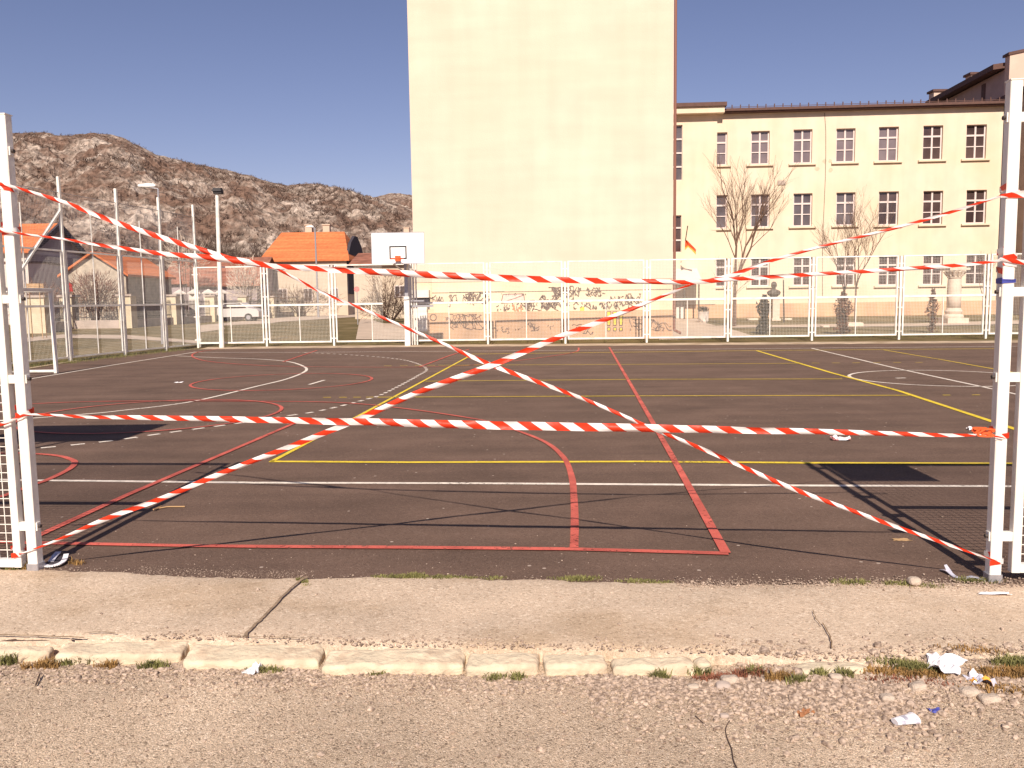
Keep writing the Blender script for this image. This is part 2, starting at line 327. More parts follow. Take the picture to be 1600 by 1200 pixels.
def rock_box(mb, c, sx, sy, sz, rad, amp, seed, n=7, tilt=0):
    """a worn block: subdivided cube with rounded, chipped edges"""
    idx = {}; vs = []; fs = []
    def vid(i, j, k):
        if (i, j, k) not in idx:
            p = Vector((2*i/n-1, 2*j/n-1, 2*k/n-1)); q = Vector((p.x*sx, p.y*sy, p.z*sz))
            inn = Vector((max(-sx+rad, min(sx-rad, q.x)), max(-sy+rad, min(sy-rad, q.y)), max(-sz+rad, min(sz-rad, q.z))))
            d = q-inn
            if d.length > 1e-6: q = inn+d.normalized()*min(d.length, rad)
            nz = noise.noise_vector(q*9+Vector((seed*3.7, seed, 0))); q = q+nz*amp+noise.noise_vector(q*30+Vector((0, seed, 5)))*amp*.4
            q.z += tilt*q.y
            idx[(i, j, k)] = len(vs); vs.append(Vector(c)+q)
        return idx[(i, j, k)]
    for a in range(n):
        for b in range(n):
            for k in (0, n):
                f = [vid(a, b, k), vid(a+1, b, k), vid(a+1, b+1, k), vid(a, b+1, k)]; fs.append(tuple(f if k else f[::-1]))
                f = [vid(a, k, b), vid(a+1, k, b), vid(a+1, k, b+1), vid(a, k, b+1)]; fs.append(tuple(f[::-1] if k else f))
                f = [vid(k, a, b), vid(k, a+1, b), vid(k, a+1, b+1), vid(k, a, b+1)]; fs.append(tuple(f if k else f[::-1]))
    mb.add(vs, fs)

# ------------------------------------------------------------ ground, court, pavement, road
ROADZ = -.052
def gz(x, y):
    if y < 4.2: return -.16
    if y < 31.2: return -.012
    return min(.26, .011*(y-31.2))
mb = MB(); xs = [-700, -300, -120, -70, -45, -30, -22, -16, -10, -4, 2, 8, 14, 20, 30, 45, 70, 120, 300, 700]
ys = [-60, -20, 0, 4.19, 4.25, 8, 14, 20, 26, 31.19, 31.5, 34, 38, 43, 48, 54, 62, 75, 90, 120, 200, 400, 1200]
for j in range(len(ys)-1):
    for i in range(len(xs)-1):
        mb.quad(*[(x, y, gz(x, y)) for x, y in ((xs[i], ys[j]), (xs[i+1], ys[j]), (xs[i+1], ys[j+1]), (xs[i], ys[j+1]))])
tag(mb.build('ground', M['lawn']), kind='structure')

front = [(-200, 893), (0, 889), (60, 892), (110, 893), (200, 895), (230, 900), (330, 903), (400, 905), (480, 905), (560, 904), (640, 903), (720, 904), (800, 907), (880, 908), (960, 911), (1050, 913), (1150, 915), (1250, 914), (1340, 911), (1430, 911), (1520, 913), (1800, 915)]
fp = [G(*p) for p in front]
fl = spline([(p.x, p.y, 0) for p in fp], 14)
def edge_y(x):
    for a, b in zip(fp, fp[1:]):
        if a.x <= x <= b.x: return a.y+(b.y-a.y)*(x-a.x)/(b.x-a.x)
    return fp[0].y if x < fp[0].x else fp[-1].y
# court sheet (fine grid near the camera is not needed: it is flat)
far = [G(38, 578), G(106, 567), G(153, 558.5), G(255, 548.5), G(310, 546), G(640, 542.5), G(1060, 539.5), G(1560, 536), G(1900, 533.5)]
mb = MB(); lo = [(-16, 3.4, 0), (45, 3.4, 0)]
poly = [Vector((-40, 3.9, 0)), Vector((45, 3.9, 0)), Vector((45, far[-1].y-1.2, 0))]+far[::-1]+[Vector((-13.6, 19, 0)), Vector((-14.6, 12, 0)), Vector((-40, 11, 0))]
mb.add(poly, [tuple(range(len(poly)))])
court = tag(mb.build('court', M['court']), kind='structure')
# pale kerb strip under the far fence and along the left edge
mb = MB(); pts = far[4:]
for a, b in zip(pts, pts[1:]):
    n = 24
    for i in range(n):
        p = a+(b-a)*i/n; q = a+(b-a)*(i+1)/n
        j = lambda v: .10*noise.noise(v*3.1)
        mb.add([(p.x, p.y-.02+j(p), .006), (q.x, q.y-.02+j(q), .006), (q.x, q.y+.95, .03), (p.x, p.y+.95, .03)], [(0, 1, 2, 3)])
pts = far[:5]
for a, b in zip(pts, pts[1:]):
    mb.quad(a+Vector((-.1, 0, .006)), b+Vector((-.1, 0, .006)), b+Vector((-.02, 0, .03)), a+Vector((-.02, 0, .03))) if False else mb.quad(a+Vector((-.14, .05, .02)), a+Vector((0, 0, .02)), b+Vector((0, 0, .02)), b+Vector((-.14, .05, .02)))
tag(mb.build('kerb_strip', M['strip']), kind='structure')
# pavement: a slab with a ragged back edge over the court and a crumbling front edge at the kerb
kf = [(-300, 1000), (0, 1002), (105, 1000), (300, 1003), (510, 1010), (725, 1015), (845, 1018), (950, 1020), (1080, 1024), (1160, 1027), (1240, 1034), (1350, 1037), (1420, 1030), (1500, 1026), (1600, 1024), (1900, 1022)]
kp = [G(*p) for p in kf]
def front_y(x):
    for a, b in zip(kp, kp[1:]):
        if a.x <= x <= b.x: return a.y+(b.y-a.y)*(x-a.x)/(b.x-a.x)
    return kp[0].y if x < kp[0].x else kp[-1].y
mb = MB(); N = 700; X0, X1 = -7, 9; rows = 10
def pavz(x, y, t): return .010+.008*noise.noise(Vector((x*1.3, y*1.7, 3)))+.003*noise.noise(Vector((x*9, y*9, 1)))
vs = []
for i in range(N+1):
    x = X0+(X1-X0)*i/N
    yb = edge_y(x)+.035*noise.noise(Vector((x*4, 0, 0)))+.018*noise.noise(Vector((x*17, 3, 0)))+.008*noise.noise(Vector((x*50, 7, 0)))
    yf = front_y(x)-.008+.035*noise.noise(Vector((x*3, 9, 0)))+.03*noise.noise(Vector((x*11, 5, 0)))+.012*noise.noise(Vector((x*40, 5, 0)))
    for k in range(rows+1):
        t = k/rows; y = yf+(yb-yf)*t; z = pavz(x, y, t)
        if k == rows: z = .003
        if k == 0: z -= .012
        vs.append((x, y, z))
    vs.append((x, yf+.004, -.12))
st = rows+2
fs = [(i*st+k, (i+1)*st+k, (i+1)*st+k+1, i*st+k+1) for i in range(N) for k in range(rows)]+[(i*st+rows+1, (i+1)*st+rows+1, (i+1)*st, i*st) for i in range(N)]
mb.add(vs, fs); tag(mb.build('pavement', M['pave'], smooth=True), kind='structure')
# expansion joint and hairline cracks in the concrete
mb = MB()
def crack(pts, w, z=.0225):
    P = spline([tuple(G(*p)) for p in pts], 10); P = [p+Vector((noise.noise(p*25)*.006, noise.noise(p*25+Vector((9, 9, 9)))*.006, 0)) for p in P]
    mb.ribbon(P, w, z)
crack([(480, 906), (465, 916), (440, 940), (412, 970), (388, 993), (384, 1002)], .016)
j = mb.build('joint', mat('joint_dirt', (.30, .21, .14), 1, .3, 30)); tag(j, kind='structure')
mb = MB()
for pl, w in [([(-20, 998), (60, 1000), (132, 1003)], .010), ([(137, 995), (160, 994), (182, 996)], .006), ([(360, 1000), (420, 1002), (478, 1004)], .006), 
              ([(1285, 980), (1296, 1000), (1300, 1020)], .006), ([(1270, 960), (1276, 975), (1284, 984)], .004)]: crack(pl, w)
tag(mb.build('crack', mat('crack_dirt', (.22, .14, .08), 1, .3, 30)), kind='structure')
# road: old asphalt, slightly uneven
mb = MB(); NX, NY = 300, 90; X0, X1, Y0, Y1 = -9, 9, .5, 4.0
vs = []
for j in range(NY+1):
    for i in range(NX+1):
        x = X0+(X1-X0)*i/NX; y = Y0+(Y1-Y0)*j/NY
        z = ROADZ+.012*noise.noise(Vector((x*1.1, y*1.4, 0)))+.004*noise.noise(Vector((x*6, y*6, 2)))+.0035*noise.noise(Vector((x*19, y*19, 5)))
        if x > .85: z += .05*min(1, (x-.85)/.35)*max(0, min(1, (y-3.12)/.42))
        vs.append((x, y, z))
mb.add(vs, [(j*(NX+1)+i, j*(NX+1)+i+1, (j+1)*(NX+1)+i+1, (j+1)*(NX+1)+i) for j in range(NY) for i in range(NX)])
mb.quad((-200, -40, ROADZ-.03), (200, -40, ROADZ-.03), (200, .7, ROADZ-.03), (-200, .7, ROADZ-.03))
tag(mb.build('road', M['road'], smooth=True), kind='structure')
def roadz(x, y):
    z = ROADZ+.012*noise.noise(Vector((x*1.1, y*1.4, 0)))+.004*noise.noise(Vector((x*6, y*6, 2)))
    if x > .85: z += .05*min(1, (x-.85)/.35)*max(0, min(1, (y-3.12)/.42))
    return z

# ---- court markings
for k_ in ('white_paint', 'yellow_paint', 'red_paint'):         # worn paint: the asphalt shows through in fine flecks
    m_ = M[k_]; n_ = m_.node_tree.nodes; l_ = m_.node_tree.links; tc_ = n_.new('ShaderNodeTexCoord'); t_ = n_.new('ShaderNodeTexNoise'); t_.inputs['Scale'].default_value = 28; t_.inputs['Detail'].default_value = 9; t_.inputs['Roughness'].default_value = .75
    t2_ = n_.new('ShaderNodeTexNoise'); t2_.inputs['Scale'].default_value = .8; t2_.inputs['Detail'].default_value = 3; ad_ = n_.new('ShaderNodeMath'); ad_.operation = 'MULTIPLY_ADD'; ad_.inputs[1].default_value = .35
    mr_ = n_.new('ShaderNodeMapRange'); mr_.inputs[1].default_value = .53; mr_.inputs[2].default_value = .60; mr_.inputs[3].default_value = .15; mr_.inputs[4].default_value = 1
    l_.new(tc_.outputs['Object'], t_.inputs['Vector']); l_.new(tc_.outputs['Object'], t2_.inputs['Vector']); l_.new(t2_.outputs[0], ad_.inputs[0]); l_.new(t_.outputs[0], ad_.inputs[2]); l_.new(ad_.outputs[0], mr_.inputs[0]); l_.new(mr_.outputs[0], n_['Principled BSDF'].inputs['Alpha'])
def Gp(pts): return [tuple(G(*p)) for p in pts]
WZ, YZ, RZ = .003, .006, .009
mb = MB(); LW = .066
mb.ribbon(lin(Gp([(-60, 748), (30, 750.5), (400, 754.6), (740, 755.5), (900, 756.5), (1250, 759), (1552, 760), (1700, 761)])), LW, WZ)
mb.ribbon(lin(Gp([(42, 593), (170, 571.5), (306, 550)])), LW, WZ)
mb.ribbon(lin(Gp([(306, 550.6), (466, 550.6), (760, 548.5), (1060, 546), (1267, 544), (1560, 541.5), (1800, 539.5)])), LW, WZ)
mb.ribbon(spline(Gp([(274, 556), (340, 559), (400, 561), (442, 564), (466, 569), (479, 578), (452, 591), (400, 604), (300, 627.5), (186, 642), (135, 647), (45, 654), (-60, 661)])), LW, WZ)
mb.ribbon(lin(Gp([(483, 601), (507, 594)])), LW, WZ)
mb.ribbon(lin(Gp([(1267.5, 544), (1400, 575.5), (1556, 609), (1750, 652)])), LW, WZ)
c = G(1472, 590); mb.ribbon([(c.x+1.66*math.cos(a*math.pi/32), c.y+1.66*math.sin(a*math.pi/32), 0) for a in range(65)], LW, WZ)
mb.ribbon(lin(Gp([(1400, 591), (1415, 590.6)])), .09, WZ)
P = spline(Gp([(466, 550.4), (490, 551.5), (547, 554.5), (604, 559), (642, 565), (666, 576), (654, 586.5), (602, 614), (569, 625), (500, 642), (441, 651), (369, 662), (309, 670), (243, 679), (168, 689.6), (87, 698), (20, 704), (-60, 711)]), 30)
P = [p for q in [lin([tuple(a), tuple(b)], .02)[:-1] for a, b in zip(P, P[1:]) if (b-a).length > 1e-5] for p in q]
acc = 0; seg = []
for a, b in zip(P, P[1:]):
    if (acc % .30) < .15: seg.append(a)
    elif len(seg) > 1: mb.ribbon(seg+[a], LW, WZ); seg = []
    else: seg = []
    acc += (b-a).length
mb.build('white_marking', M['white_paint'], court)
mb = MB()
mb.ribbon(lin(Gp([(422, 721.7), (640, 723), (1000, 721.9), (1272, 724), (1556, 725), (1750, 726)])), .080, YZ)
mb.ribbon(lin(Gp([(424, 722), (560, 650.5), (737.5, 554.5)])), .055, YZ)
mb.ribbon(lin(Gp([(1182, 548), (1300, 583), (1403, 610.6), (1556, 661), (1640, 689)])), .080, YZ)
mb.ribbon(lin(Gp([(737, 553.4), (900, 551.5), (1182, 548), (1560, 545)])), .080, YZ)
for L, dl, dr in [([(685, 571), (1000, 569.5), (1250, 568)], [(600, 572), (625, 571.7), (648, 571.4), (668, 571.2)], [(1268, 567.6), (1300, 567.4), (1332, 567.2), (1364, 567), (1396, 566.8), (1430, 566.6)]),
                  ([(665, 596), (1000, 593), (1316, 592.4)], [], []),
                  ([(590, 621), (1000, 619), (1421, 618)], [(505, 621.3), (530, 621.2), (552, 621.1), (572, 621)], [(1473, 617.8), (1519, 617.5)])]:
    mb.ribbon(lin(Gp(L)), .055, YZ)
    for q in dl+dr: mb.ribbon(lin(Gp([q, (q[0]+12, q[1]-.05)])), .045, YZ)
mb.ribbon(lin(Gp([(1381, 547), (1470, 562), (1554, 577), (1640, 592)])), .05, YZ)
mb.build('yellow_marking', M['yellow_paint'], court)
mb = MB(); LR = .055
mb.ribbon(lin(Gp([(-40, 847), (39, 849.5), (300, 854.5), (400, 855.5), (640, 857), (887, 859.5), (1000, 862.5), (1138, 866.5)])), .062, RZ)
mb.ribbon(lin(Gp([(52, 842), (200, 774), (400, 688), (474, 656)])), .062, RZ)
mb.ribbon(lin(Gp([(1134, 866), (1045, 705), (952, 543)])), .062, RZ+.002)
mb.ribbon(spline(Gp([(-60, 642), (45, 632), (180, 627.5), (400, 627.6), (531, 629.8), (632, 639), (752.5, 657), (797.5, 670), (850, 690.6), (880, 715), (893, 745), (897, 782), (898, 820), (897, 857)])), .057, RZ)
c = G(242, 648); mb.ribbon([(c.x+1.8*math.cos(a*math.pi/32), c.y+1.8*math.sin(a*math.pi/32), 0) for a in range(65)], LR, RZ+.002)
c = G(443, 596); mb.ribbon([(c.x+1.8*math.cos(a*math.pi/32), c.y+1.8*math.sin(a*math.pi/32), 0) for a in range(65)], LR, RZ)
mb.ribbon(spline(Gp([(-60, 712), (20, 709), (60, 710.2), (90, 713), (108, 717.5), (117, 723.5), (108, 734), (75, 750.5), (54, 758), (0, 778)])), .06, RZ)
mb.ribbon(spline(Gp([(355, 543.5), (312, 550), (300, 556), (315, 563), (350, 567.5), (400, 571), (460, 573), (550, 574), (640, 574), (719, 572), (780, 567), (831, 561), (880, 554), (902, 549), (904, 543.6)])), LR, RZ)
mb.ribbon(lin(Gp([(442, 566), (468, 557), (495, 548)])), LR, RZ+.002); mb.ribbon(lin(Gp([(655, 574), (700, 557), (733, 546)])), LR, RZ+.002)
mb.build('red_marking', M['red_paint'], court)

# ---- kerb stones
KS = [(-90, -6, 1005, 1024, 'kerb'), (0, 86, 1006, 1024, 'kerb'), (107, 297, 1002, 1029, 'kerb'), (306, 508, 1006, 1038, 'kerb'), (515, 726, 1013, 1045, 'kerb'), (731, 842, 1018, 1047, 'kerb'), (848, 945, 1021, 1047, 'kerb'), (955, 1080, 1024, 1048, 'kerb')]
KL = ['cut off by the left edge of the photo frame', 'short buried cream kerb stone at the left end of the row', 'cream kerb stone with brown tufts of dry grass at its foot', 'long cream kerb stone with white paper scrap lying in front', 'longest cream kerb stone, just right of the one behind the paper scrap',
      'short cream kerb stone in the middle of the row', 'cream kerb stone left of the dark gap with the rusty hole', 'last whole cream kerb stone, right of the dark gap']
for i, (a, b, y0, y1, m) in enumerate(KS):
    if i == 0: continue
    B0 = G(a, y0); B1 = G(b, y0); F0 = G((a+b)/2, y1, -.03); cx = (B0.x+B1.x)/2; yb = (B0.y+B1.y)/2; yf = F0.y
    mb = MB(); rock_box(mb, (cx, (yb+yf)/2-.004, -.058), (B1.x-B0.x)/2+.002, (yb-yf)/2+.002, .055, .022, .010, i*2.3, n=30, tilt=.10)
    o = mb.build('kerb_stone', M['kerb'], smooth=True, loc=(cx, (yb+yf)/2, ROADZ))
    tag(o, KL[i], 'kerb stone', 'kerb stones along the pavement edge')
for a, b, y0, y1, lab in [(1084, 1106, 1027, 1036, 'small broken cream kerb fragment right of the last whole kerb stone'), (1238, 1350, 1036, 1047, 'low worn remnant of cream kerb sunk in rubble at the right')]:
    B0 = G(a, y0); B1 = G(b, y0); F0 = G((a+b)/2, y1)
    mb = MB(); rock_box(mb, ((B0.x+B1.x)/2, (B0.y+F0.y)/2, -.045), (B1.x-B0.x)/2, (B0.y-F0.y)/2+.01, .05, .025, .014, a, n=9)
    tag(mb.build('kerb_stone', M['kerb'], smooth=True, loc=((B0.x+B1.x)/2, F0.y, ROADZ)), lab, 'kerb stone', 'kerb stones along the pavement edge')

# ---- loose stones: uncountable gravel
def pebble(mb, x, y, z, s, rn):
    t = (1+5**.5)/2
    V0 = [(-1, t, 0), (1, t, 0), (-1, -t, 0), (1, -t, 0), (0, -1, t), (0, 1, t), (0, -1, -t), (0, 1, -t), (t, 0, -1), (t, 0, 1), (-t, 0, -1), (-t, 0, 1)]
    F0 = [(0, 11, 5), (0, 5, 1), (0, 1, 7), (0, 7, 10), (0, 10, 11), (1, 5, 9), (5, 11, 4), (11, 10, 2), (10, 7, 6), (7, 1, 8), (3, 9, 4), (3, 4, 2), (3, 2, 6), (3, 6, 8), (3, 8, 9), (4, 9, 5), (2, 4, 11), (6, 2, 10), (8, 6, 7), (9, 8, 1)]
    a = rn.uniform(0, 6.28); ca, sa = math.cos(a), math.sin(a); fx, fy, fz = rn.uniform(.7, 1.4), rn.uniform(.6, 1.1), rn.uniform(.4, .8)
    vs = []
    for v in V0:
        q = Vector(v)*(s/1.9)*rn.uniform(.6, 1.25); q = Vector((q.x*fx, q.y*fy, q.z*fz)); vs.append((x+q.x*ca-q.y*sa, y+q.x*sa+q.y*ca, z+q.z+s*.2))
    mb.add(vs, F0)
mb = MB(); mb2 = MB(); rn = random.Random(3)
def scatter(n, x0, x1, fy, sy, smin, smax, zf, dest=None, power=2.4):
    for _ in range(n):
        x = rn.uniform(x0, x1); y = fy(x)+sy(); s = smin+(smax-smin)*rn.random()**power
        pebble(dest or mb, x, y, zf(x, y), s, rn)
kff = lambda x: front_y(x)-.15
pz = lambda x, y: pavz(x, y, .5)
scatter(9000, -3.3, 3.3, kff, lambda: -abs(rn.gauss(0, .11)), .003, .014, roadz, power=3)
scatter(6500, .3, 1.6, kff, lambda: -abs(rn.gauss(0, .2))+.02, .0025, .017, roadz, power=4.5)
scatter(8000, .95, 3.2, kff, lambda: rn.gauss(-.04, .17), .0022, .016, lambda x, y: max(roadz(x, y), pz(x, y) if y > front_y(x)+.02 else -1), power=5)
scatter(6500, -3.2, 3.2, lambda x: 2.35, lambda: rn.uniform(0, 1.15), .0025, .008, roadz, power=3)
scatter(160, .9, 3.2, kff, lambda: rn.gauss(-.05, .17), .014, .032, lambda x, y: max(roadz(x, y), pz(x, y) if y > front_y(x)+.02 else -1)-.004, power=1.6)
scatter(70, -3.2, 3.2, lambda x: 2.5, lambda: rn.uniform(0, .9), .007, .018, roadz, power=1.5)
scatter(1100, -3.6, 3.6, lambda x: 3.85, lambda: rn.uniform(0, .85), .0015, .006, pz)
scatter(22, -3.4, 3.4, lambda x: 3.85, lambda: rn.uniform(0, .7), .007, .015, pz, power=1)
scatter(2200, -1.8, 3.4, front_y, lambda: abs(rn.gauss(0, .07)), .002, .010, pz, power=3)
scatter(1300, -3.8, 4, edge_y, lambda: rn.gauss(.02, .03), .0015, .006, lambda x, y: .006)
scatter(3200, .9, 3.4, edge_y, lambda: rn.gauss(-.02, .05), .0015, .008, lambda x, y: .008)
scatter(1500, -2.3, -1.2, lambda x: edge_y(x)+.09, lambda: rn.gauss(0, .05), .001, .004, lambda x, y: .0)
scatter(420, -4, 4.5, edge_y, lambda: .05+abs(rn.gauss(0, .4)), .0015, .006, lambda x, y: .0)
scatter(90, -6, 8, lambda x: 5.2, lambda: rn.uniform(0, 9), .003, .010, lambda x, y: .0)
tag(mb.build('gravel', M['gravel']), 'loose pale gravel and stone chips scattered along the kerb, pavement and court edge', 'gravel', kind='stuff')

# ---- grass and weeds (uncountable)
gm = MB()
def tuft(cx, cy, z, r, n, h, rn, flat=.5):
    for _ in range(n):
        a = rn.uniform(0, 6.28); d = r*math.sqrt(rn.random()); x = cx+d*math.cos(a)*1.5; y = cy+d*math.sin(a)*.6
        b = rn.uniform(0, 6.28); L = h*rn.uniform(.4, 1.1); w = rn.uniform(.0012, .003)
        dx, dy = math.cos(b)*L*flat*rn.uniform(.3, 1.3), math.sin(b)*L*flat*rn.uniform(.3, 1.3); px_, py_ = -math.sin(b)*w, math.cos(b)*w
        gm.add([(x-px_, y-py_, z), (x+px_, y+py_, z), (x+dx*.5+px_*.8, y+dy*.5+py_*.8, z+L*.7), (x+dx*.5-px_*.8, y+dy*.5-py_*.8, z+L*.7), (x+dx, y+dy, z+L*.9)], [(0, 1, 2, 3), (3, 2, 4)])
def strip_tufts(x0, x1, y0, y1, n, r, blades, h, z=0, mi=0, flat=.6):
    gm.cur = mi
    for _ in range(n):
        t = rn.random(); p = G(x0+(x1-x0)*t, y0+(y1-y0)*t+rn.uniform(-2, 2), 0)
        if p.y < 3.8: p = G(x0+(x1-x0)*t, y0+(y1-y0)*t+rn.uniform(-2, 2), -.02); p.z = max(roadz(p.x, p.y), .008 if p.y > front_y(p.x)+.01 else -1)
        tuft(p.x, p.y, p.z, r, blades, h, rn, flat)
strip_tufts(590, 700, 902, 903, 34, .04, 26, .018); strip_tufts(640, 660, 901, 902, 8, .03, 30, .03)
strip_tufts(700, 790, 903, 904, 22, .035, 18, .014); strip_tufts(868, 928, 905, 906, 20, .04, 26, .022)
strip_tufts(972, 1050, 909, 911, 18, .035, 22, .018); strip_tufts(1308, 1348, 911, 913, 16, .04, 24, .028); strip_tufts(1390, 1460, 914, 917, 18, .04, 24, .026)
strip_tufts(1500, 1560, 908, 912, 16, .04, 20, .03); strip_tufts(466, 482, 907, 916, 9, .02, 22, .02)
strip_tufts(15, 46, 886, 889, 12, .05, 40, .05, 0, 1); strip_tufts(12, 40, 887, 889, 8, .05, 40, .045)
strip_tufts(100, 125, 878, 882, 8, .03, 14, .03, 0, 1)
for x0, x1, y, n, h, mi in [(4, 20, 1022, 7, .045, 0), (40, 82, 1030, 10, .03, 1), (60, 80, 1027, 8, .035, 1), (96, 115, 1026, 8, .035, 0), (122, 145, 1023, 8, .04, 0), (155, 178, 1030, 9, .03, 1), (225, 258, 1031, 12, .03, 0), (390, 432, 1038, 10, .024, 0), (575, 600, 1041, 5, .02, 0),
                             (765, 785, 1047, 7, .022, 0), (800, 818, 1047, 7, .026, 0), (1026, 1040, 1048, 9, .03, 0), (1078, 1102, 1042, 10, .04, 0), (1085, 1150, 1052, 20, .024, 2), (1150, 1200, 1050, 12, .03, 2), (1165, 1185, 1048, 8, .035, 0), (1200, 1232, 1058, 12, .032, 1), (1236, 1255, 1064, 10, .03, 0), (1275, 1292, 1055, 6, .03, 0), (1315, 1325, 1056, 5, .03, 0)]:
    strip_tufts(x0, x1, y+2, y+2, n, .024, 18, h*1.25, -.06, mi, .8)
strip_tufts(1362, 1480, 1052, 1058, 48, .05, 20, .026, -.035, 1); strip_tufts(1370, 1470, 1040, 1052, 26, .05, 16, .026, -.02, 0)
strip_tufts(1412, 1438, 1047, 1052, 16, .04, 30, .036, -.02, 0); strip_tufts(1375, 1480, 1062, 1066, 14, .05, 16, .02, -.04, 2)
strip_tufts(1545, 1640, 1055, 1052, 40, .06, 26, .034, -.02, 1); strip_tufts(1570, 1640, 1040, 1048, 46, .05, 34, .04, -.01, 0)
strip_tufts(1530, 1640, 1070, 1080, 24, .06, 18, .022, -.04, 1); strip_tufts(1130, 1240, 1012, 1020, 9, .04, 8, .012, .01, 1)
strip_tufts(1480, 1560, 1022, 1030, 12, .05, 14, .022, .0, 1)
# tufts in front of and under the far fences
gm.cur = 0
for _ in range(700):
    x = rn.uniform(-11.7, 19); y = 31.35-.06*x+rn.uniform(-.25, .5)*.7; tuft(x, y, .02, .12, 5, .12, rn)
for _ in range(500):
    t = rn.random(); a, b = far[0], far[4]; p = a+(b-a)*t; tuft(p.x-rn.uniform(.15, 1.1), p.y, 0, .12, 6, .11, rn)
tag(gm.build('grass', [M['grass'], M['grass_dry'], M['weed_red']]), 'sparse green and dry brown grass tufts in the joints and along the kerb', 'grass', kind='stuff')

# ------------------------------------------------------------ near fence sections and gate posts
PL = Vector((-2.93, 5.0, 0)); PR = Vector((2.67, 4.55, 0)); GD = (PR-PL).normalized(); GN = Vector((-GD.y, GD.x, 0))   # GN points into the court
PH = 2.71
def wires(mb, O, ux, w, z0, z1, pitch, r, skip=None):
    n = int(w/pitch)
    for i in range(1, n+1):
        x = i*w/(n+1); a = O+ux*x
        if skip:
            for s0, s1 in skip(x, True): mb.bar(a+Vector((0, 0, s0)), a+Vector((0, 0, s1)), r*2, r*2, up=(0, 1, 0))
        else: mb.bar(a+Vector((0, 0, z0)), a+Vector((0, 0, z1)), r*2, r*2, up=(0, 1, 0))
    n = int((z1-z0)/pitch)
    for i in range(1, n+1):
        z = z0+i*(z1-z0)/(n+1); off = Vector((-ux.y, ux.x, 0))*(r*1.6)
        if skip:
            for s0, s1 in skip(z, False): mb.bar(O+ux*s0+Vector((0, 0, z))+off, O+ux*s1+Vector((0, 0, z))+off, r*2, r*2)
        else: mb.bar(O+Vector((0, 0, z))+off, O+ux*w+Vector((0, 0, z))+off, r*2, r*2)
def near_section(P, sgn, label, zb, gap, pw=.062, fw=.048, board=False):
    t = thing('mesh_fence', label, 'fence', P, 'white mesh fence around the court')
    mb = MB(); mb.bar(P+Vector((0, 0, -.02)), P+Vector((0, 0, PH)), pw, pw, ch=.004, sx=GD)
    mb.bar(P+Vector((0, 0, PH)), P+Vector((0, 0, PH+.006)), pw+.006, pw+.006, sx=GD)
    post = mb.build('post', M['post'], t)
    mb = MB(); mb.bar(P+Vector((0, 0, -.02)), P+Vector((0, 0, .045)), pw+.012, pw+.012, ch=.004, sx=GD); mb.build('post_foot', M['zinc'], t)
    d = GD*sgn; A = P+d*gap; w = 3.0
    for k in range(2):
        O = A+d*(k*(w+2*gap)); mb = MB()
        hz = Vector((0, 0, 1))
        mb.bar(O+hz*zb, O+hz*(PH-.03), fw, fw, ch=.003, sx=GD); mb.bar(O+d*w+hz*zb, O+d*w+hz*(PH-.03), fw, fw, ch=.003, sx=GD)
        for z in (zb+fw/2, PH-.03-fw/2, 1.34): mb.bar(O+d*(fw/2)+hz*z, O+d*(w-fw/2)+hz*z, fw*.96, fw*.96)
        mb.bar(O+d*(w/2)+hz*(zb+fw), O+d*(w/2)+hz*1.32, .014, .014)
        fr = mb.build('panel_frame', M['post'], t)
        mb = MB(); wires(mb, O+d*(fw/2) if sgn > 0 else O+d*(w-fw/2), GD, w-fw, zb+fw, PH-.03-fw, .0535, .0021); mb.build('wire_mesh', M['wire'], fr)
        if k == 0:
            Q = O+d*(w+gap); mb = MB(); mb.bar(Q+Vector((0, 0, -.02)), Q+Vector((0, 0, PH)), pw, pw, ch=.004, sx=GD); mb.build('post', M['post'], t)
    return t, A, d
tl, AL, dL = near_section(PL, -1, 'white fence section and gate post at the left edge, grass tuft at its foot', .02, .10)
tr, AR, dR = near_section(PR, 1, 'white fence section and gate post at the right edge of the gate', .055, .112)
def brackets(t, P, A, d, zs, sg):
    for z in zs:
        mb = MB(); mb.bar(P-d*.038+Vector((0, 0, z)), A-d*.024+Vector((0, 0, z)), .034, .05, up=(0, 0, 1))
        b = mb.build('bracket', M['post'], t)
        mb = MB(); mb.tube(P-d*.038+Vector((0, 0, z)), P-d*.052+Vector((0, 0, z)), .012, n=6); mb.build('bolt', M['bolt'], b)
brackets(tl, PL, AL, dL, [V(40, y, 5.0).z for y in (236, 467, 592, 822)], -1)
brackets(tr, PR, AR, dR, [V(1570, y, 4.55).z for y in (184, 456, 589, 837)], 1)
# the solid board bolted to the top of the right panel (its shadow lies on the court)
mb = MB(); o = AR+GD*.03+GN*.03; mb.bar(o+Vector((0, 0, 2.34)), o+GD*.74+Vector((0, 0, 2.34)), .008, .56); mb.build('notice_board', M['board'], tr)
# small box near the left post foot bracket
# blue ribbon round the right bracket
mb = MB(); zc = V(1572, 440, 4.55).z
for k, (dz, tw) in enumerate([(0, .010), (.008, -.012)]):
    for i in range(4):
        c1 = [(-.034, -.034), (.034, -.034), (.034, .034), (-.034, .034)]; a = c1[i]; b = c1[(i+1) % 4]
        p = PR+GD*a[0]+GN*a[1]+Vector((0, 0, zc+dz+tw*i*.3)); q = PR+GD*b[0]+GN*b[1]+Vector((0, 0, zc+dz+tw*(i+1)*.3))
        mb.bar(p, q, .003, .018-.006*k)
tag(mb.build('ribbon', M['blue'], loc=PR+Vector((0, 0, zc))), 'dark blue plastic ribbon tied round the right gate post', 'ribbon')

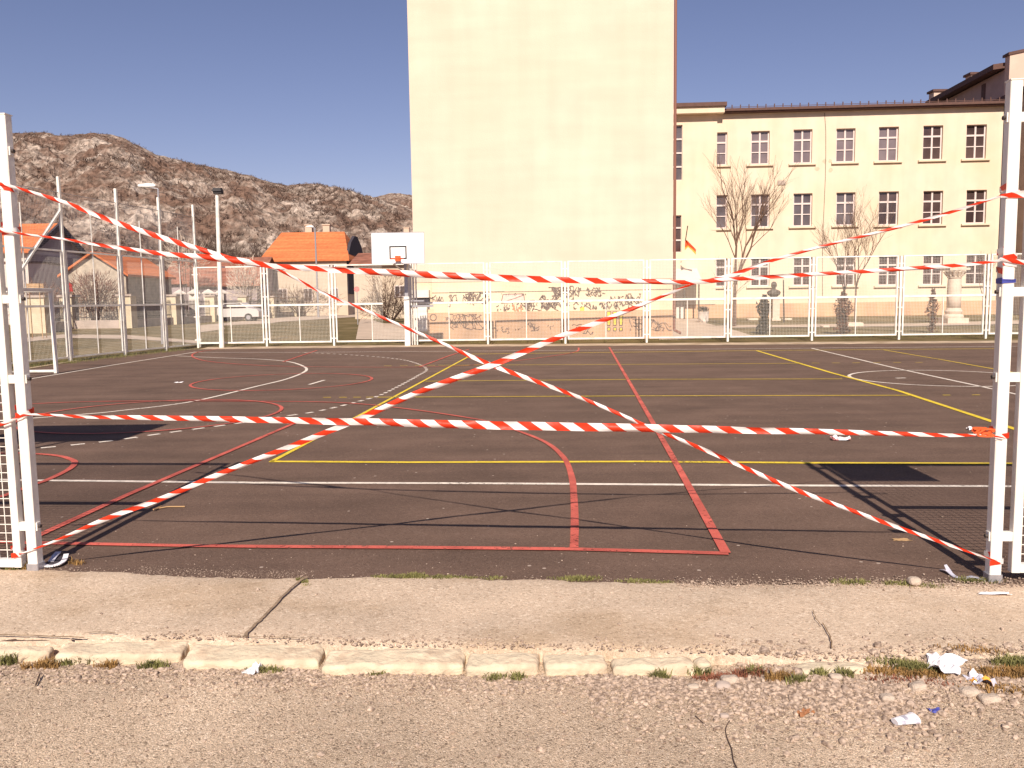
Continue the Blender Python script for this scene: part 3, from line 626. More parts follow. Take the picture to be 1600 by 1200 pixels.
# ------------------------------------------------------------ barrier tapes
def tape(name, label, pts, hw, ang, yoff, phase=0, fold=None, wraps=(), stretch=.92):
    """pts: survey points on the gate plane (+yoff towards the court); hw: full widths; ang: twist (rad) about the run"""
    Pp = [W(x, y, PL+GN*yoff, GD) for x, y in pts]
    S = spline([tuple(p) for p in Pp], 12); n = len(S); K = len(pts)-1
    def interp(a, i):
        t = i/12; k = min(int(t), K-1); u = t-k; u = u*u*(3-2*u); return a[k]+(a[k+1]-a[k])*u
    vs = []; uv = []; L = 0
    for i, p in enumerate(S):
        if i: L += (p-S[i-1]).length
        t = (S[min(i+1, n-1)]-S[max(i-1, 0)]).normalized(); nn = GN; up = nn.cross(t).normalized()*-1
        if up.z < 0: up = -up
        a = interp(ang, i)+.12*math.sin(L*3.1+phase*9); w = interp(hw, i)*.84; sd = t.cross(up)
        cr = up*math.cos(a)+sd*math.sin(a); nrm = t.cross(cr)
        fo = .012*math.sin(L*5+phase*5)+.010*math.sin(L*13+phase*3)+.008
        for k, q in enumerate((-.5, -.17, .17, .5)):
            vs.append(p+cr*(q*w)+nrm*(fo*(1 if k in (1, 2) else -.4)*w/.07)); uv.append((L*stretch+phase, q*.07))
    fs = [(i*4+k, (i+1)*4+k, (i+1)*4+k+1, i*4+k+1) for i in range(n-1) for k in range(3)]
    for (P, z, du, s, ph) in wraps:                              # turns of tape round a post
        base = len(vs); r = .036; c1 = [(-r, -r), (r, -r), (r, r), (-r, r), (-r, -r)]; L2 = 0
        for i, (a, b) in enumerate(c1):
            q = P+GD*a*du+GN*b; zz = z+s*i*.012
            for k, h in enumerate((-.5, .5)): vs.append(q+Vector((0, 0, zz+h*.03))); uv.append((L2+ph, h*.03))
            L2 += .07
        fs += [(base+2*i, base+2*i+2, base+2*i+3, base+2*i+1) for i in range(4)]
    me = bpy.data.meshes.new(name); me.from_pydata([tuple(v-Pp[0]) for v in vs], [], fs)
    ul = me.uv_layers.new(name='UVMap')
    for lp in me.loops: ul.data[lp.index].uv = uv[lp.vertex_index]
    me.polygons.foreach_set('use_smooth', [True]*len(fs)); me.materials.append(M['tape']); me.update()
    o = bpy.data.objects.new(name, me); C.objects.link(o); o.location = Pp[0]; return tag(o, label, 'barrier tape', 'red and white tapes barring the gate')
H = 1.25
def zat(px, py, P): return W(px, py, P, GD).z
tape('barrier_tape', 'red and white tape from high on left post down to foot of right post',
     [(-60, 278), (0, 288), (36, 297), (110, 320), (200, 354), (300, 386), (380, 410), (430, 420), (500, 455), (580, 489), (680, 532), (770, 571), (900, 619), (1020, 670), (1120, 711), (1230, 760), (1350, 805), (1450, 840), (1552, 875), (1562, 878)],
     [.045, .030, .026, .032, .036, .036, .034, .022, .020, .021, .024, .030, .027, .027, .030, .030, .028, .024, .012, .008],
     [.3, .5, .4, .2, .1, .2, .4, .5, .3, .2, .3, .1, .4, .2, .3, .1, .3, .2, .4, .4], -.036, .03, wraps=[(PR, zat(1562, 877, PR), 1, 1, .1), (PL, zat(20, 292, PL), 1, -1, .2)])
tape('barrier_tape', 'red and white tape rising from foot of left post to high on right post',
     [(30, 866), (48, 860), (90, 844), (170, 809), (260, 776), (340, 742), (440, 703), (555, 657), (660, 611), (770, 570), (870, 528), (960, 494), (1040, 461), (1085, 443), (1140, 431), (1200, 409), (1300, 381), (1400, 356), (1480, 333), (1556, 309), (1566, 306), (1600, 303), (1660, 300)],
     [.012, .012, .022, .034, .036, .036, .038, .040, .042, .040, .036, .032, .022, .014, .028, .022, .018, .019, .021, .015, .024, .045, .05],
     [.4, .4, .3, .1, .3, .1, .3, .1, .4, .1, .3, .1, .4, .4, .1, .3, .4, .2, .4, .4, .3, .2, .2], -.042, .11, wraps=[(PR, zat(1570, 306, PR), 1, 1, .14), (AL, zat(26, 866, AL), .8, 1, .1)])
tape('barrier_tape', 'upper level red and white tape across the gate, folded along its length',
     [(-60, 352), (0, 360), (28, 365), (100, 374), (180, 386), (250, 396), (310, 401), (360, 406), (400, 411), (430, 416), (500, 420), (600, 426), (700, 431), (800, 435), (900, 438), (1000, 440), (1080, 441), (1150, 436), (1230, 431), (1300, 427), (1400, 421), (1490, 415), (1556, 408), (1566, 405), (1600, 410), (1660, 414)],
     [.05, .04, .018, .018, .026, .030, .038, .046, .034, .034, .038, .044, .046, .044, .040, .034, .030, .028, .027, .025, .025, .024, .018, .026, .03, .03],
     [.3, .4, .4, .3, .2, .2, .2, .1, .3, .2, .2, .2, .2, .2, .2, .2, .2, .2, .2, .2, .2, .2, .4, .4, .3, .3], -.048, .05, wraps=[(PL, zat(28, 364, PL), 1, 1, .1), (PR, zat(1568, 404, PR), 1, 1, .08), (PR, zat(1568, 410, PR), 1, -1, .0)])
tape('barrier_tape', 'broad lower red and white tape stretched nearly level across the gate at hip height',
     [(-60, 678), (0, 664), (28, 653), (48, 648), (130, 651), (250, 653), (400, 656), (555, 659), (700, 663), (850, 666), (1000, 669), (1100, 671), (1200, 673), (1300, 675), (1400, 678), (1480, 680), (1530, 680), (1556, 682), (1570, 684)],
     [.04, .03, .020, .018, .024, .034, .042, .050, .055, .056, .055, .050, .044, .036, .030, .024, .016, .012, .01],
     [.5, .5, .5, .3, .2, .1, .1, .08, .06, .06, .06, .06, .08, .1, .1, .2, .3, .3, .3], -.054, .02, wraps=[(PL, zat(45, 648, PL), 1, 1, .12), (PR, zat(1560, 682, PR), 1, 1, .03)])
# crumpled knot at the right end of the lower tape
def crumple(name, label, cat, c, sx, sy, sz, m, seed, rot=0, n=9, group=None):
    mb = MB(); vs = []
    for j in range(n):
        for i in range(n):
            u = i/(n-1)-.5; v = j/(n-1)-.5; q = Vector((u, v, 0))
            d = noise.noise_vector(q*2.1+Vector((seed*5.1, seed, 0))); e = noise.noise_vector(q*5+Vector((seed, 2, seed)))
            x = (u*(1+.5*abs(v))+d.x*.25)*sx; y = (v+d.y*.25)*sy; z = abs(d.z*1.3+e.z*.6)*sz
            ca, sa = math.cos(rot), math.sin(rot); vs.append((c[0]+x*ca-y*sa, c[1]+x*sa+y*ca, c[2]+.002+z))
    fs = [(j*n+i, j*n+i+1, (j+1)*n+i+1, (j+1)*n+i) for j in range(n-1) for i in range(n-1)]
    mb.add(vs, fs)
    if isinstance(m, list): mb.mi = [((i//3+j//3+int(seed)) % len(m)) for j in range(n-1) for i in range(n-1)]
    return tag(mb.build(name, m, loc=c), label, cat, group)
kn = W(1538, 677, PL-GN*.05, GD)
mb = MB()
for k in range(5):
    a = [kn+GD*(rn.uniform(-.06, .05))+Vector((0, rn.uniform(-.02, .02), rn.uniform(-.012, .03))) for _ in range(6)]
    for p, q in zip(spline([tuple(z) for z in a], 4), spline([tuple(z) for z in a], 4)[1:]): mb.bar(p, q, .002, .010)
tag(mb.build('tape_knot', M['orange'], loc=kn), 'crumpled red knot at the right end of the lower tape', 'tape knot')

# ------------------------------------------------------------ far mesh fence
FA = Vector((-11.75, 31.15, 0)); FBp = Vector((17.2, 29.75, 0)); FD = (FBp-FA).normalized()
def fx(px): return (W(px, 470, FA, FD)-FA).dot(FD)
posts = [fx(p) for p in (306.5, 414.5, 520, 641, 761.5, 883, 1010.5, 1137.5, 1269.5, 1406, 1542)]; posts += [posts[-1]+3.05*k for k in (1, 2, 3)]
ft = thing('mesh_fence', 'long white mesh fence along the far side of the court, one panel torn', 'fence', FA, 'white mesh fence around the court')
FH = 2.98
for i, s in enumerate(posts):
    b = FA+FD*s; mb = MB(); mb.bar(b+Vector((0, 0, 0)), b+Vector((0, 0, FH-.02)), .07, .07, sx=FD)
    for z in (.3, 1.15, 1.85, 2.7): mb.bar(b-FD*.12+Vector((0, 0, z)), b+FD*.12+Vector((0, 0, z)), .02, .035)
    mb.build('post', M['post'], ft)
for i in range(len(posts)-1):
    a = FA+FD*(posts[i]+.115); b = FA+FD*(posts[i+1]-.115); w = (b-a).length; z0, z1, zm = .15, FH, 1.54
    if i == 0: a = FA+FD*(posts[i]+.07); w = (b-a).length
    mb = MB()
    for p in (a, b): mb.bar(p+Vector((0, 0, z0)), p+Vector((0, 0, z1)), .05, .05, sx=FD)
    for z, h in ((z0+.03, .06), (z1-.02, .045), (zm, .07)):
        if i == 2 and h == .07: mb.bar(a+Vector((0, 0, z)), a+FD*(w*.66)+Vector((0, 0, z)), .05, h)
        else: mb.bar(a+FD*.025+Vector((0, 0, z)), b-FD*.025+Vector((0, 0, z)), .05, h)
    m_ = a+FD*(w*.5); mb.bar(m_+Vector((0, 0, z0+.05)), m_+Vector((0, 0, zm-.03)), .028, .028, sx=FD)
    fr = mb.build('panel_frame', M['post'], ft); mb = MB()
    if i == 2:
        tag(fr, 'white panel frame with a broken middle rail and torn mesh')
        def sk(q, vert):
            if vert:
                o = []
                if w*.27 < q < w*.66: o.append((1.56, 2.93))
                if .5*w < q < .66*w: o.append((.2, 1.5))
                elif q >= .66*w: o.append((.2, .62+.12*math.sin(q*4)))
                return o
            if q > 1.58: return [(w*.27, w*.66)]
            if q > .62: return [(w*.5, w*.66)]
            return [(w*.5, w)]
        wires(mb, a, FD, w, z0, z1, .052, .0016, sk)
    else: wires(mb, a, FD, w, z0+.05, z1-.04, .052, .0016)
    mb.build('wire_mesh', M['wire'], fr)

# ------------------------------------------------------------ tall fence on the left
LA = Vector((-12.95, 24.0, 0)); LB = Vector((-11.78, 31.6, 0)); LD = (LB-LA).normalized()
lx = []
for px, py in ((104, 567), (191, 555), (256, 547.5), (309, 543)):
    v = ray(px, 476); n = Vector((-LD.y, LD.x, 0)); t = n.dot(LA-Vector((0, 0, CH)))/n.dot(v); lx.append(((Vector((0, 0, CH))+v*t)-LA).dot(LD))
lx = [lx[0]-6.4, lx[0]-3.2]+lx
lt_ = thing('mesh_fence', 'tall white mesh fence with a diagonal brace behind the goal on the left', 'fence', LA, 'white mesh fence around the court')
TH, MH = 5.3, 4.85
for s in lx:
    b = LA+LD*s; mb = MB(); mb.bar(b, b+Vector((0, 0, TH)), .075, .075, sx=LD)
    for z in (.5, 1.15, 2.0, 2.75): mb.bar(b-LD*.1+Vector((0, 0, z)), b+LD*.1+Vector((0, 0, z)), .03, .045)
    mb.build('post', M['post'], lt_)
for i in range(len(lx)-1):
    a = LA+LD*(lx[i]+.11); b = LA+LD*(lx[i+1]-.11); w = (b-a).length; mb = MB()
    for p in (a, b): mb.bar(p+Vector((0, 0, .1)), p+Vector((0, 0, 3.22)), .045, .045, sx=LD)
    for z, h in ((.13, .05), (3.2, .05), (1.62, .06)): mb.bar(a+LD*.023+Vector((0, 0, z)), b-LD*.023+Vector((0, 0, z)), .045, h)
    m_ = a+LD*w*.5; mb.bar(m_+Vector((0, 0, .15)), m_+Vector((0, 0, 1.59)), .028, .028, sx=LD)
    mb.bar(m_+Vector((0, 0, 1.65)), m_+Vector((0, 0, 4.4)), .028, .028, sx=LD)
    fr = mb.build('panel_frame', M['post'], lt_); mb = MB(); wires(mb, a, LD, w, .15, 3.18, .052, .0013); mb.build('wire_mesh', M['wire'], fr)
    mb = MB(); mb.bar(LA+LD*lx[i]+Vector((0, 0, MH)), LA+LD*lx[i+1]+Vector((0, 0, MH)), .02, .02); wires(mb, LA+LD*lx[i], LD, lx[i+1]-lx[i], 3.22, MH, .06, .0011)
    mb.build('net', M['zinc'], lt_)
b = LA+LD*lx[2]; c = LA+LD*(lx[1]+.6); mb = MB(); mb.bar(b+Vector((0, 0, 4.35)), c+Vector((0, 0, 1.7)), .07, .06); mb.build('brace', M['post'], lt_)

# ------------------------------------------------------------ goal on the left
g2 = G(88, 583); gd = (G(310, 550)-G(42, 593)); gd.z = 0; gd.normalize(); g1 = g2-gd*3.08; gb = Vector((-gd.y, gd.x, 0))
gt = thing('handball_goal', 'white handball goal without a net at the left end of the court', 'goal', g2)
for p in (g1, g2): mb = MB(); mb.bar(p, p+Vector((0, 0, 2.04)), .08, .08, sx=gd, ch=.006); mb.build('goal_post', M['post'], gt)
mb = MB(); mb.bar(g1+gd*.04+Vector((0, 0, 2.0)), g2-gd*.04+Vector((0, 0, 2.0)), .08, .08, ch=.006); mb.build('crossbar', M['post'], gt)
for p in (g1, g2):
    mb = MB(); q = p+gb*.95; mb.tube(p+gb*.04+Vector((0, 0, .05)), q+Vector((0, 0, .05)), .035, n=8); mb.tube(p+gb*.04+Vector((0, 0, 1.98)), p+gb*.75+Vector((0, 0, 1.98)), .03, n=8)
    mb.tube(p+gb*.75+Vector((0, 0, 1.98)), q+Vector((0, 0, .05)), .022, n=8); mb.build('side_frame', M['post'], gt)
mb = MB(); mb.tube(g1+gb*.95+Vector((0, 0, .05)), g2+gb*.95+Vector((0, 0, .05)), .03, n=8); mb.build('ground_bar', M['post'], gt)

# ------------------------------------------------------------ basketball stands
def hoop(cx, yb, base, label, ny):
    """cx, yb: centre of the board face; base: foot of the post; ny: +1 the board faces +Y, -1 it faces the camera"""
    t = thing('basketball_hoop', label, 'basketball hoop', base, 'basketball hoops')
    z0, z1 = 2.9, 3.95; mb = MB(); mb.box(cx-.9, cx+.9, yb-.018, yb+.018, z0, z1); bo = mb.build('backboard', M['board'], t)
    mb = MB(); yf = yb+ny*.022; s = .012
    def rect(x0, x1, a, b, t_):
        for q in ((x0, x1, a, a+t_), (x0, x1, b-t_, b), (x0, x0+t_, a+t_, b-t_), (x1-t_, x1, a+t_, b-t_)): mb.box(q[0], q[1], min(yf, yb+ny*.0185), max(yf, yb+ny*.0185), q[2], q[3])
    rect(cx-.295, cx+.295, z0+.15, z0+.60, .045); mb.build('target_square', M['black'], bo)
    mb = MB(); rect(cx-.91, cx+.91, z0-.01, z1+.01, .022); mb.build('board_edge', M['zinc'], bo)
    mb = MB(); rc = Vector((cx, yb+ny*.375, 3.05)); n = 20
    for i in range(n): mb.tube(rc+Vector((.225*math.cos(i*2*math.pi/n), .225*math.sin(i*2*math.pi/n), 0)), rc+Vector((.225*math.cos((i+1)*2*math.pi/n), .225*math.sin((i+1)*2*math.pi/n), 0)), .014, n=6)
    mb.box(cx-.09, cx+.09, min(yb+ny*.02, yb+ny*.16), max(yb+ny*.02, yb+ny*.16), 2.98, 3.16); mb.build('rim', M['orange'], t)
    base = Vector(base); mb = MB(); mb.bar(base, base+Vector((0, 0, 1.78)), .20, .20, ch=.02, sx=(1, 0, 0)); mb.build('padded_post', M['post'], t)
    mb = MB(); mb.bar(base+Vector((0, 0, 1.78)), base+Vector((0, 0, 3.3)), .13, .13, ch=.01, sx=(1, 0, 0)); mb.build('upper_post', M['zinc'], t)
    mb = MB()
    for dx in (-.35, .35):
        for z in (3.05, 3.75): mb.tube(base+Vector((0, 0, 3.25 if z > 3.2 else 2.6)), (cx+dx, yb-ny*.02, z), .03, n=8)
    mb.build('arm', M['post'], t); return t
hoop(V(622, 394, 29.0).x, 29.0, G(637.5, 541), 'white basketball backboard with orange rim in front of the tall cream building', -1)
hoop(-5.77, 6.28, Vector((-6.0, 5.1, 0)), 'near basketball backboard left of the gate, seen only by its shadow on the court', 1)
# bundle of pipes standing beside the far stand
t = thing('pipe_rack', 'row of four thin white pipes standing right beside the far basketball post', 'pipes', G(645, 541))
for k, px in enumerate((639.5, 643.5, 647.5, 651.5)):
    p = V(px, 505, 30.55); p.z = .0; mb = MB(); mb.tube(p, p+Vector((0, 0, 3.25)), .028, n=8); mb.build('pipe', M['post'], t)
mb = MB(); p = V(636, 477, 30.5); mb.box(p.x, p.x+.95, 30.47, 30.52, 1.40, 1.47); mb.box(p.x+.1, p.x+.62, 30.47, 30.52, 1.60, 1.65); mb.build('crossbar', M['zinc'], t)

# ------------------------------------------------------------ lamp posts
def lamp(px, pyb, pyt, D, r, label, head, m='post', fl=0):
    b = V(px[0], pyb, D); b.z = gz(b.x, D); tp = V(px[1], pyt, D); t = thing('street_lamp', label, 'lamp post', b)
    mb = MB(); mb.tube(b, tp, r, r*.7, n=10); mb.build('pole', M[m], t); mb = MB()
    if head == 'flood': mb.box(tp.x-.10, tp.x+.2, D-.12, D+.12, tp.z, tp.z+.08); mb.hexa([(tp.x-.13, D-.16, tp.z+.08), (tp.x+.2, D-.16, tp.z+.08), (tp.x+.2, D+.14, tp.z+.08), (tp.x-.13, D+.14, tp.z+.08), (tp.x-.1, D-.12, tp.z+.2), (tp.x+.17, D-.12, tp.z+.2), (tp.x+.17, D+.1, tp.z+.22), (tp.x-.1, D+.1, tp.z+.22)]); mb.build('floodlight', M['black'], t)
    elif head == 'arm':
        s = fl; mb.tube(tp, tp+Vector((-s*.8, 0, .12)), .025, n=6); mb.build('arm', M['zinc'], t); mb = MB()
        mb.lathe((0, 0, 0), [(.02, -.36), (.09, -.3), (.13, 0), (.11, .28), (.03, .36)], 10, 1, .55)
        c = tp+Vector((-s*.45, 0, .13)); mb.v = [(c.x+v[2]*s*1.0, c.y+v[1], c.z+v[0]*.7) for v in mb.v]; mb.build('lamp_head', M['board'], t, smooth=True)
    return t
lamp((346.5, 339), 541, 303, 30.7, .09, 'thick white pole with dark floodlight on top by the far fence corner', 'flood')
lamp((254, 247), 541, 295, 34, .05, 'thin pole with a white lamp head behind the tall left fence', 'arm', 'zinc', 1)
lamp((497, 492), 478, 356, 78, .10, 'thin grey street lamp in front of the long orange roof', 'arm', 'zinc', 1.0)
lamp((1225, 1224), 507, 437, 46, .045, 'slim dark lamp post on the lawn beside the bust', None, 'bronze')

# ------------------------------------------------------------ tall building
TA = V(648, 470, 33.6); TA.z = 0; TBv = V(1051, 470, 32.9); TBv.z = 0; TD = (TBv-TA).normalized(); TN = Vector((-TD.y, TD.x, 0)); TW = (TBv-TA).length
tb = thing('tall_building', 'tall blank cream building end wall with graffiti along its peach base', 'building', TA)
def fr(O, d, nrm): return Matrix(((d.x, nrm.x, 0, O.x), (d.y, nrm.y, 0, O.y), (0, 0, 1, O.z), (0, 0, 0, 1)))
TM = fr(TA, TD, TN); z1 = 1.15; z2 = 2.35
mb = MB(); mb.box(0, TW, 0, 21.5, z2, 17.5, TM); mb.build('wall', M['cream_tall'], tb)
mb = MB(); mb.box(.0, TW, .02, 21.5, z1, z2, TM); mb.build('lower_wall', M['band'], tb)
mb = MB(); mb.box(-.03, TW+.0, -.03, 21.5, -.2, z1, TM); mb.build('plinth', M['plinth'], tb)
mb = MB(); mb.box(-.4, TW+.4, -.4, 21.8, 17.5, 17.8, TM); mb.build('roof', M['roof_edge'], tb)
mb = MB(); p = Vector((TW+.06, .05, 0)); mb.tube(TM @ Vector((TW+.07, .06, .35)), TM @ Vector((TW+.07, .06, 17.4)), .055, n=8); mb.tube(TM @ Vector((TW+.07, .06, .35)), TM @ Vector((TW+.3, -.12, .22)), .055, n=8)
mb.build('downpipe', mat('red_brown_pipe', (.25, .11, .08), .6), tb)
# fine horizontal joint line, patched render
mb = MB(); mb.box(.7, TW-.05, -.004, .0, 1.93, 1.945, TM); mb.box(1.4, 3.6, -.004, 0, 1.945, 1.955, TM); mb.build('render_joint', M['graff'], tb)
# meter cabinet on the wall's left corner
cab = thing('meter_cabinet', 'white electric meter cabinets on the left corner of the tall building', 'cabinet', TA+Vector((0, -.2, .4)))
mb = MB(); mb.box(.02, .52, -.26, -.035, .42, 1.45, TM); mb.build('door', M['cabinet'], cab); mb = MB(); mb.box(-.05, .62, -.30, -.005, 1.75, 2.05, TM); mb.build('upper_box', M['cabinet'], cab)
mb = MB(); mb.box(-.02, .6, -.22, -.005, 1.47, 1.72, TM); mb.build('recess', M['slate'], cab)
# graffiti: strokes sprayed on the wall
def onwall(px, py, off=.006):
    q = W(px, py, TA-TN*off, TD); return q
gr = random.Random(11)
def scrib(mb, px, py, w, h, n, lw=.026):
    n = int(n*1.5)
    zz = onwall(px, py); off = .006 if zz.z > z1+.02 else .036
    for _ in range(n):
        x = px+gr.uniform(0, w); y = py+gr.uniform(0, h)
        k = gr.choice((2, 3, 3, 4)); pts = [(x, y)]
        for _ in range(k): x += gr.uniform(-.28, .42)*h; y += gr.uniform(-.6, .6)*h; y = max(py-1, min(py+h+1, y)); pts.append((x, y))
        P = [onwall(max(652, min(1049, a)), b, off if onwall(a, b).z > z1 or off > .03 else .036) for a, b in pts]
        for a, b in zip(P, P[1:]): mb.bar(a, b, .002, lw*gr.uniform(.7, 1.3))
g1m = MB()
for a in [(676, 462, 60, 16, 9), (722, 458, 38, 15, 22), (775, 476, 25, 9, 9), (783, 458, 40, 3, 6), (800, 474, 40, 10, 14), (820, 470, 42, 14, 16), (845, 462, 25, 18, 12), (862, 450, 20, 26, 12), (880, 448, 30, 14, 10), (916, 450, 22, 5, 12), (914, 456, 30, 6, 14), (893, 474, 75, 8, 30), (945, 464, 40, 8, 10), (970, 460, 30, 14, 10), (960, 472, 50, 7, 12),
          (705, 492, 46, 22, 18), (690, 497, 14, 6, 3), (775, 512, 20, 8, 5), (800, 512, 22, 4, 3), (826, 504, 20, 12, 7), (852, 508, 14, 6, 3), (890, 508, 30, 14, 4), (985, 500, 16, 16, 5), (1016, 500, 26, 16, 8)]: scrib(g1m, *a)
for k in range(12):
    a0 = k*.524; a1 = a0+.524; c = (677, 496); g1m.bar(onwall(c[0]+5*math.cos(a0), c[1]+5*math.sin(a0), .036), onwall(c[0]+5*math.cos(a1), c[1]+5*math.sin(a1), .036), .002, .04)
g1m.build('graffiti', M['graff'], tb)
mb = MB(); q = [(786, 460), (818, 459), (820, 471), (783, 473)]; P = [onwall(a, b, .005) for a, b in q]; mb.quad(*P)
mb.build('pink_graffiti', M['graff_p'], tb)
mb = MB()
for x in (948, 957.5, 967):
    for q in ([(x, 487), (x+6.5, 486.5), (x+5.5, 508), (x+1, 508.5)], [(x+1, 512), (x+5.5, 511.5), (x+5.5, 516.5), (x+1, 517)]): mb.quad(*[onwall(a, b, .040) for a, b in q])
mb.quad(*[onwall(a, b, .004) for a, b in [(906, 480), (913, 479), (913, 486), (907, 487)]]); mb.build('yellow_graffiti', M['graff_y'], tb)
mb = MB()
for x in (948, 957.5, 967):
    for q in ([(x, 487), (x+6.5, 486.5), (x+5.5, 508), (x+1, 508.5), (x, 487)], [(x+1, 512), (x+5.5, 511.5), (x+5.5, 516.5), (x+1, 517), (x+1, 512)]):
        P = [onwall(a, b, .042) for a, b in q]
        for a, b in zip(P, P[1:]): mb.bar(a, b, .002, .03)
P = [onwall(a, b, .008) for a, b in [(786, 460), (818, 459), (820, 471), (783, 473), (786, 460)]]
for a, b in zip(P, P[1:]): mb.bar(a, b, .002, .03)
P = [onwall(a, b, .008) for a, b in [(786, 472), (805, 466), (818, 461)]]
for a, b in zip(P, P[1:]): mb.bar(a, b, .002, .025)
mb.build('graffiti_outline', M['graff'], tb)
mb = MB(); scrib(mb, 800, 478, 18, 7, 8, .04); mb.build('orange_graffiti', M['graff_o'], tb)

# ------------------------------------------------------------ school
SA = V(1119, 464, 55.0); SA.z = 0; SB = V(1556, 464, 53.9); SB.z = 0; SD = (SB-SA).normalized(); SN = Vector((-SD.y, SD.x, 0)); SW = (SB-SA).length
SM = fr(SA, SD, SN); SI = SM.inverted()
def sx(px, py): q = SI @ W(px, py, SA, SD); return q.x, q.z
school = thing('school_building', 'long three storey cream school with white mullioned windows and brown eaves', 'building', SA)
Z0, ZE = .0, sx(1330, 172.7)[1]
ZP = sx(1280, 473)[1]
wins = []; rows_ = [(205.5, 258, 'top'), (302, 355, 'mid'), (400, 446, 'low')]
cols = [(1118.5, 1136), (1173.5, 1202), (1240, 1268.5), (1307, 1335.5), (1373.5, 1403), (1443, 1472), (1510.5, 1540)]
for ci, (a, b) in enumerate(cols):
    for ri in range(3):
        ya, yb_ = [((207, 258), (305, 357), (404, 448)), ((205, 256.5), (304, 355), (403, 447)), ((202.5, 255), (302.5, 353.5), (402, 446.5)), ((201, 253), (301, 352), (401, 446)), ((198.5, 251.5), (299.5, 351.5), (400, 446)), ((196.5, 249.5), (298.5, 350.5), (398.5, 445)), ((195, 248), (297, 349), (397, 444.5))][ci][ri]
        xa, zt = sx(a, ya); xb, zb = sx(b, yb_); wins.append((xa, xb, zb, zt, ci, ri))
def wall_holes(mb, M4, x0, x1, z0, z1, holes, depth=.28):
    xs_ = sorted({x0, x1, *[h[0] for h in holes], *[h[1] for h in holes]}); zs_ = sorted({z0, z1, *[h[2] for h in holes], *[h[3] for h in holes]})
    for i in range(len(xs_)-1):
        for j in range(len(zs_)-1):
            cx, cz = (xs_[i]+xs_[i+1])/2, (zs_[j]+zs_[j+1])/2
            if any(h[0] < cx < h[1] and h[2] < cz < h[3] for h in holes): continue
            mb.quad(*[M4 @ Vector(p) for p in ((xs_[i], 0, zs_[j]), (xs_[i+1], 0, zs_[j]), (xs_[i+1], 0, zs_[j+1]), (xs_[i], 0, zs_[j+1]))])
    for a, b, c, d in [h[:4] for h in holes]:
        for q in (((a, 0, c), (a, depth, c), (a, depth, d), (a, 0, d)), ((b, 0, c), (b, 0, d), (b, depth, d), (b, depth, c)), ((a, 0, d), (a, depth, d), (b, depth, d), (b, 0, d)), ((a, 0, c), (b, 0, c), (b, depth, c), (a, depth, c))):
            mb.quad(*[M4 @ Vector(p) for p in q])
def window(parent, M4, a, b, c, d, nx, glass, bars=(.36, .68), dep=.28, fw=.085, sill=True):
    mb = MB(); y0, y1 = dep-.12, dep-.05; Bx = lambda *q: mb.box(*q, M4)
    Bx(a, a+fw, y0, y1, c, d); Bx(b-fw, b, y0, y1, c, d); Bx(a+fw, b-fw, y0, y1, c, c+fw); Bx(a+fw, b-fw, y0, y1, d-fw*.5, d)
    for k in range(1, nx): m_ = a+(b-a)*k/nx; Bx(m_-fw*.62, m_+fw*.62, y0-.012, y1-.004, c+fw, d-fw*.5)
    H_ = d-c
    for t, hh in ((1-.29, .085), (1-.62, .045)): Bx(a+fw, b-fw, y0-.006, y1-.002, c+H_*t-hh, c+H_*t+hh*.3)
    w = mb.build('window', M['frame'], parent)
    mb = MB(); mb.quad(*[M4 @ Vector(p) for p in ((a, dep-.07, c), (b, dep-.07, c), (b, dep-.07, d), (a, dep-.07, d))]); mb.build('pane', glass, w)
    mb = MB(); mb.box(a, b, dep, dep+.02, c, d, M4); mb.build('window_back', M['slate'], w)
    if sill: mb = MB(); mb.box(a-.28, b+.25, -.14, dep-.125, c-.11, c-.003, M4); mb.build('sill', M['cream'], w)
    return w
mb = MB(); wall_holes(mb, SM, 0, SW, ZP, ZE, wins)
mb.box(0, SW, .32, 11, Z0, ZE-.2, SM)
mb.quad(*[SM @ Vector(p) for p in ((SW, 0, ZP), (SW, .4, ZP), (SW, .4, ZE), (SW, 0, ZE))])
mb.build('wall', M['cream'], school)
mb = MB(); mb.box(-4.5, SW+.02, -.06, .25, Z0-.3, ZP, SM); mb.build('plinth', M['plinth'], school)
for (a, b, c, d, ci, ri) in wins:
    g = ['glass_grey', 'glass_mid', 'glass_dark'][0 if ri == 0 and ci < 5 else (1 if (ri == 1 and ci < 4) else 2)]  # upper panes carry the painted sky reflection, the rest stay dark
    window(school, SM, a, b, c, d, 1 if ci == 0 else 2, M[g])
# security grilles on ground floor: thin white bars are read against dark panes
# eaves, gutter, snow guards and roof
mb = MB(); mb.box(-.05, SW+.5, -.42, .9, ZE, ZE+.08, SM); mb.box(-.05, SW+.52, -.52, -.38, ZE+.08, ZE+.24, SM)
mb.build('gutter', M['roof_edge'], school)
mb = MB(); A_ = [(-.0, -.38, ZE+.22), (SW+.5, -.38, ZE+.22), (SW+.5, 5.6, ZE+1.0), (0, 5.6, ZE+1.0)]; mb.quad(*[SM @ Vector(p) for p in A_]); mb.quad(*[SM @ Vector(p) for p in ((0, 5.6, ZE+1.0), (SW+.5, 5.6, ZE+1.0), (SW+.5, 11.5, ZE+.2), (0, 11.5, ZE+.2))])
ro = mb.build('roof', M['roof_brown'], school)
mb = MB()
for k in range(34): x = .3+k*(SW-.2)/33; mb.box(x-.03, x+.03, -.30, -.26, ZE+.22, ZE+.50, SM)
mb.box(0, SW+.3, -.29, -.27, ZE+.34, ZE+.37, SM); mb.build('snow_guard', M['roof_edge'], ro)
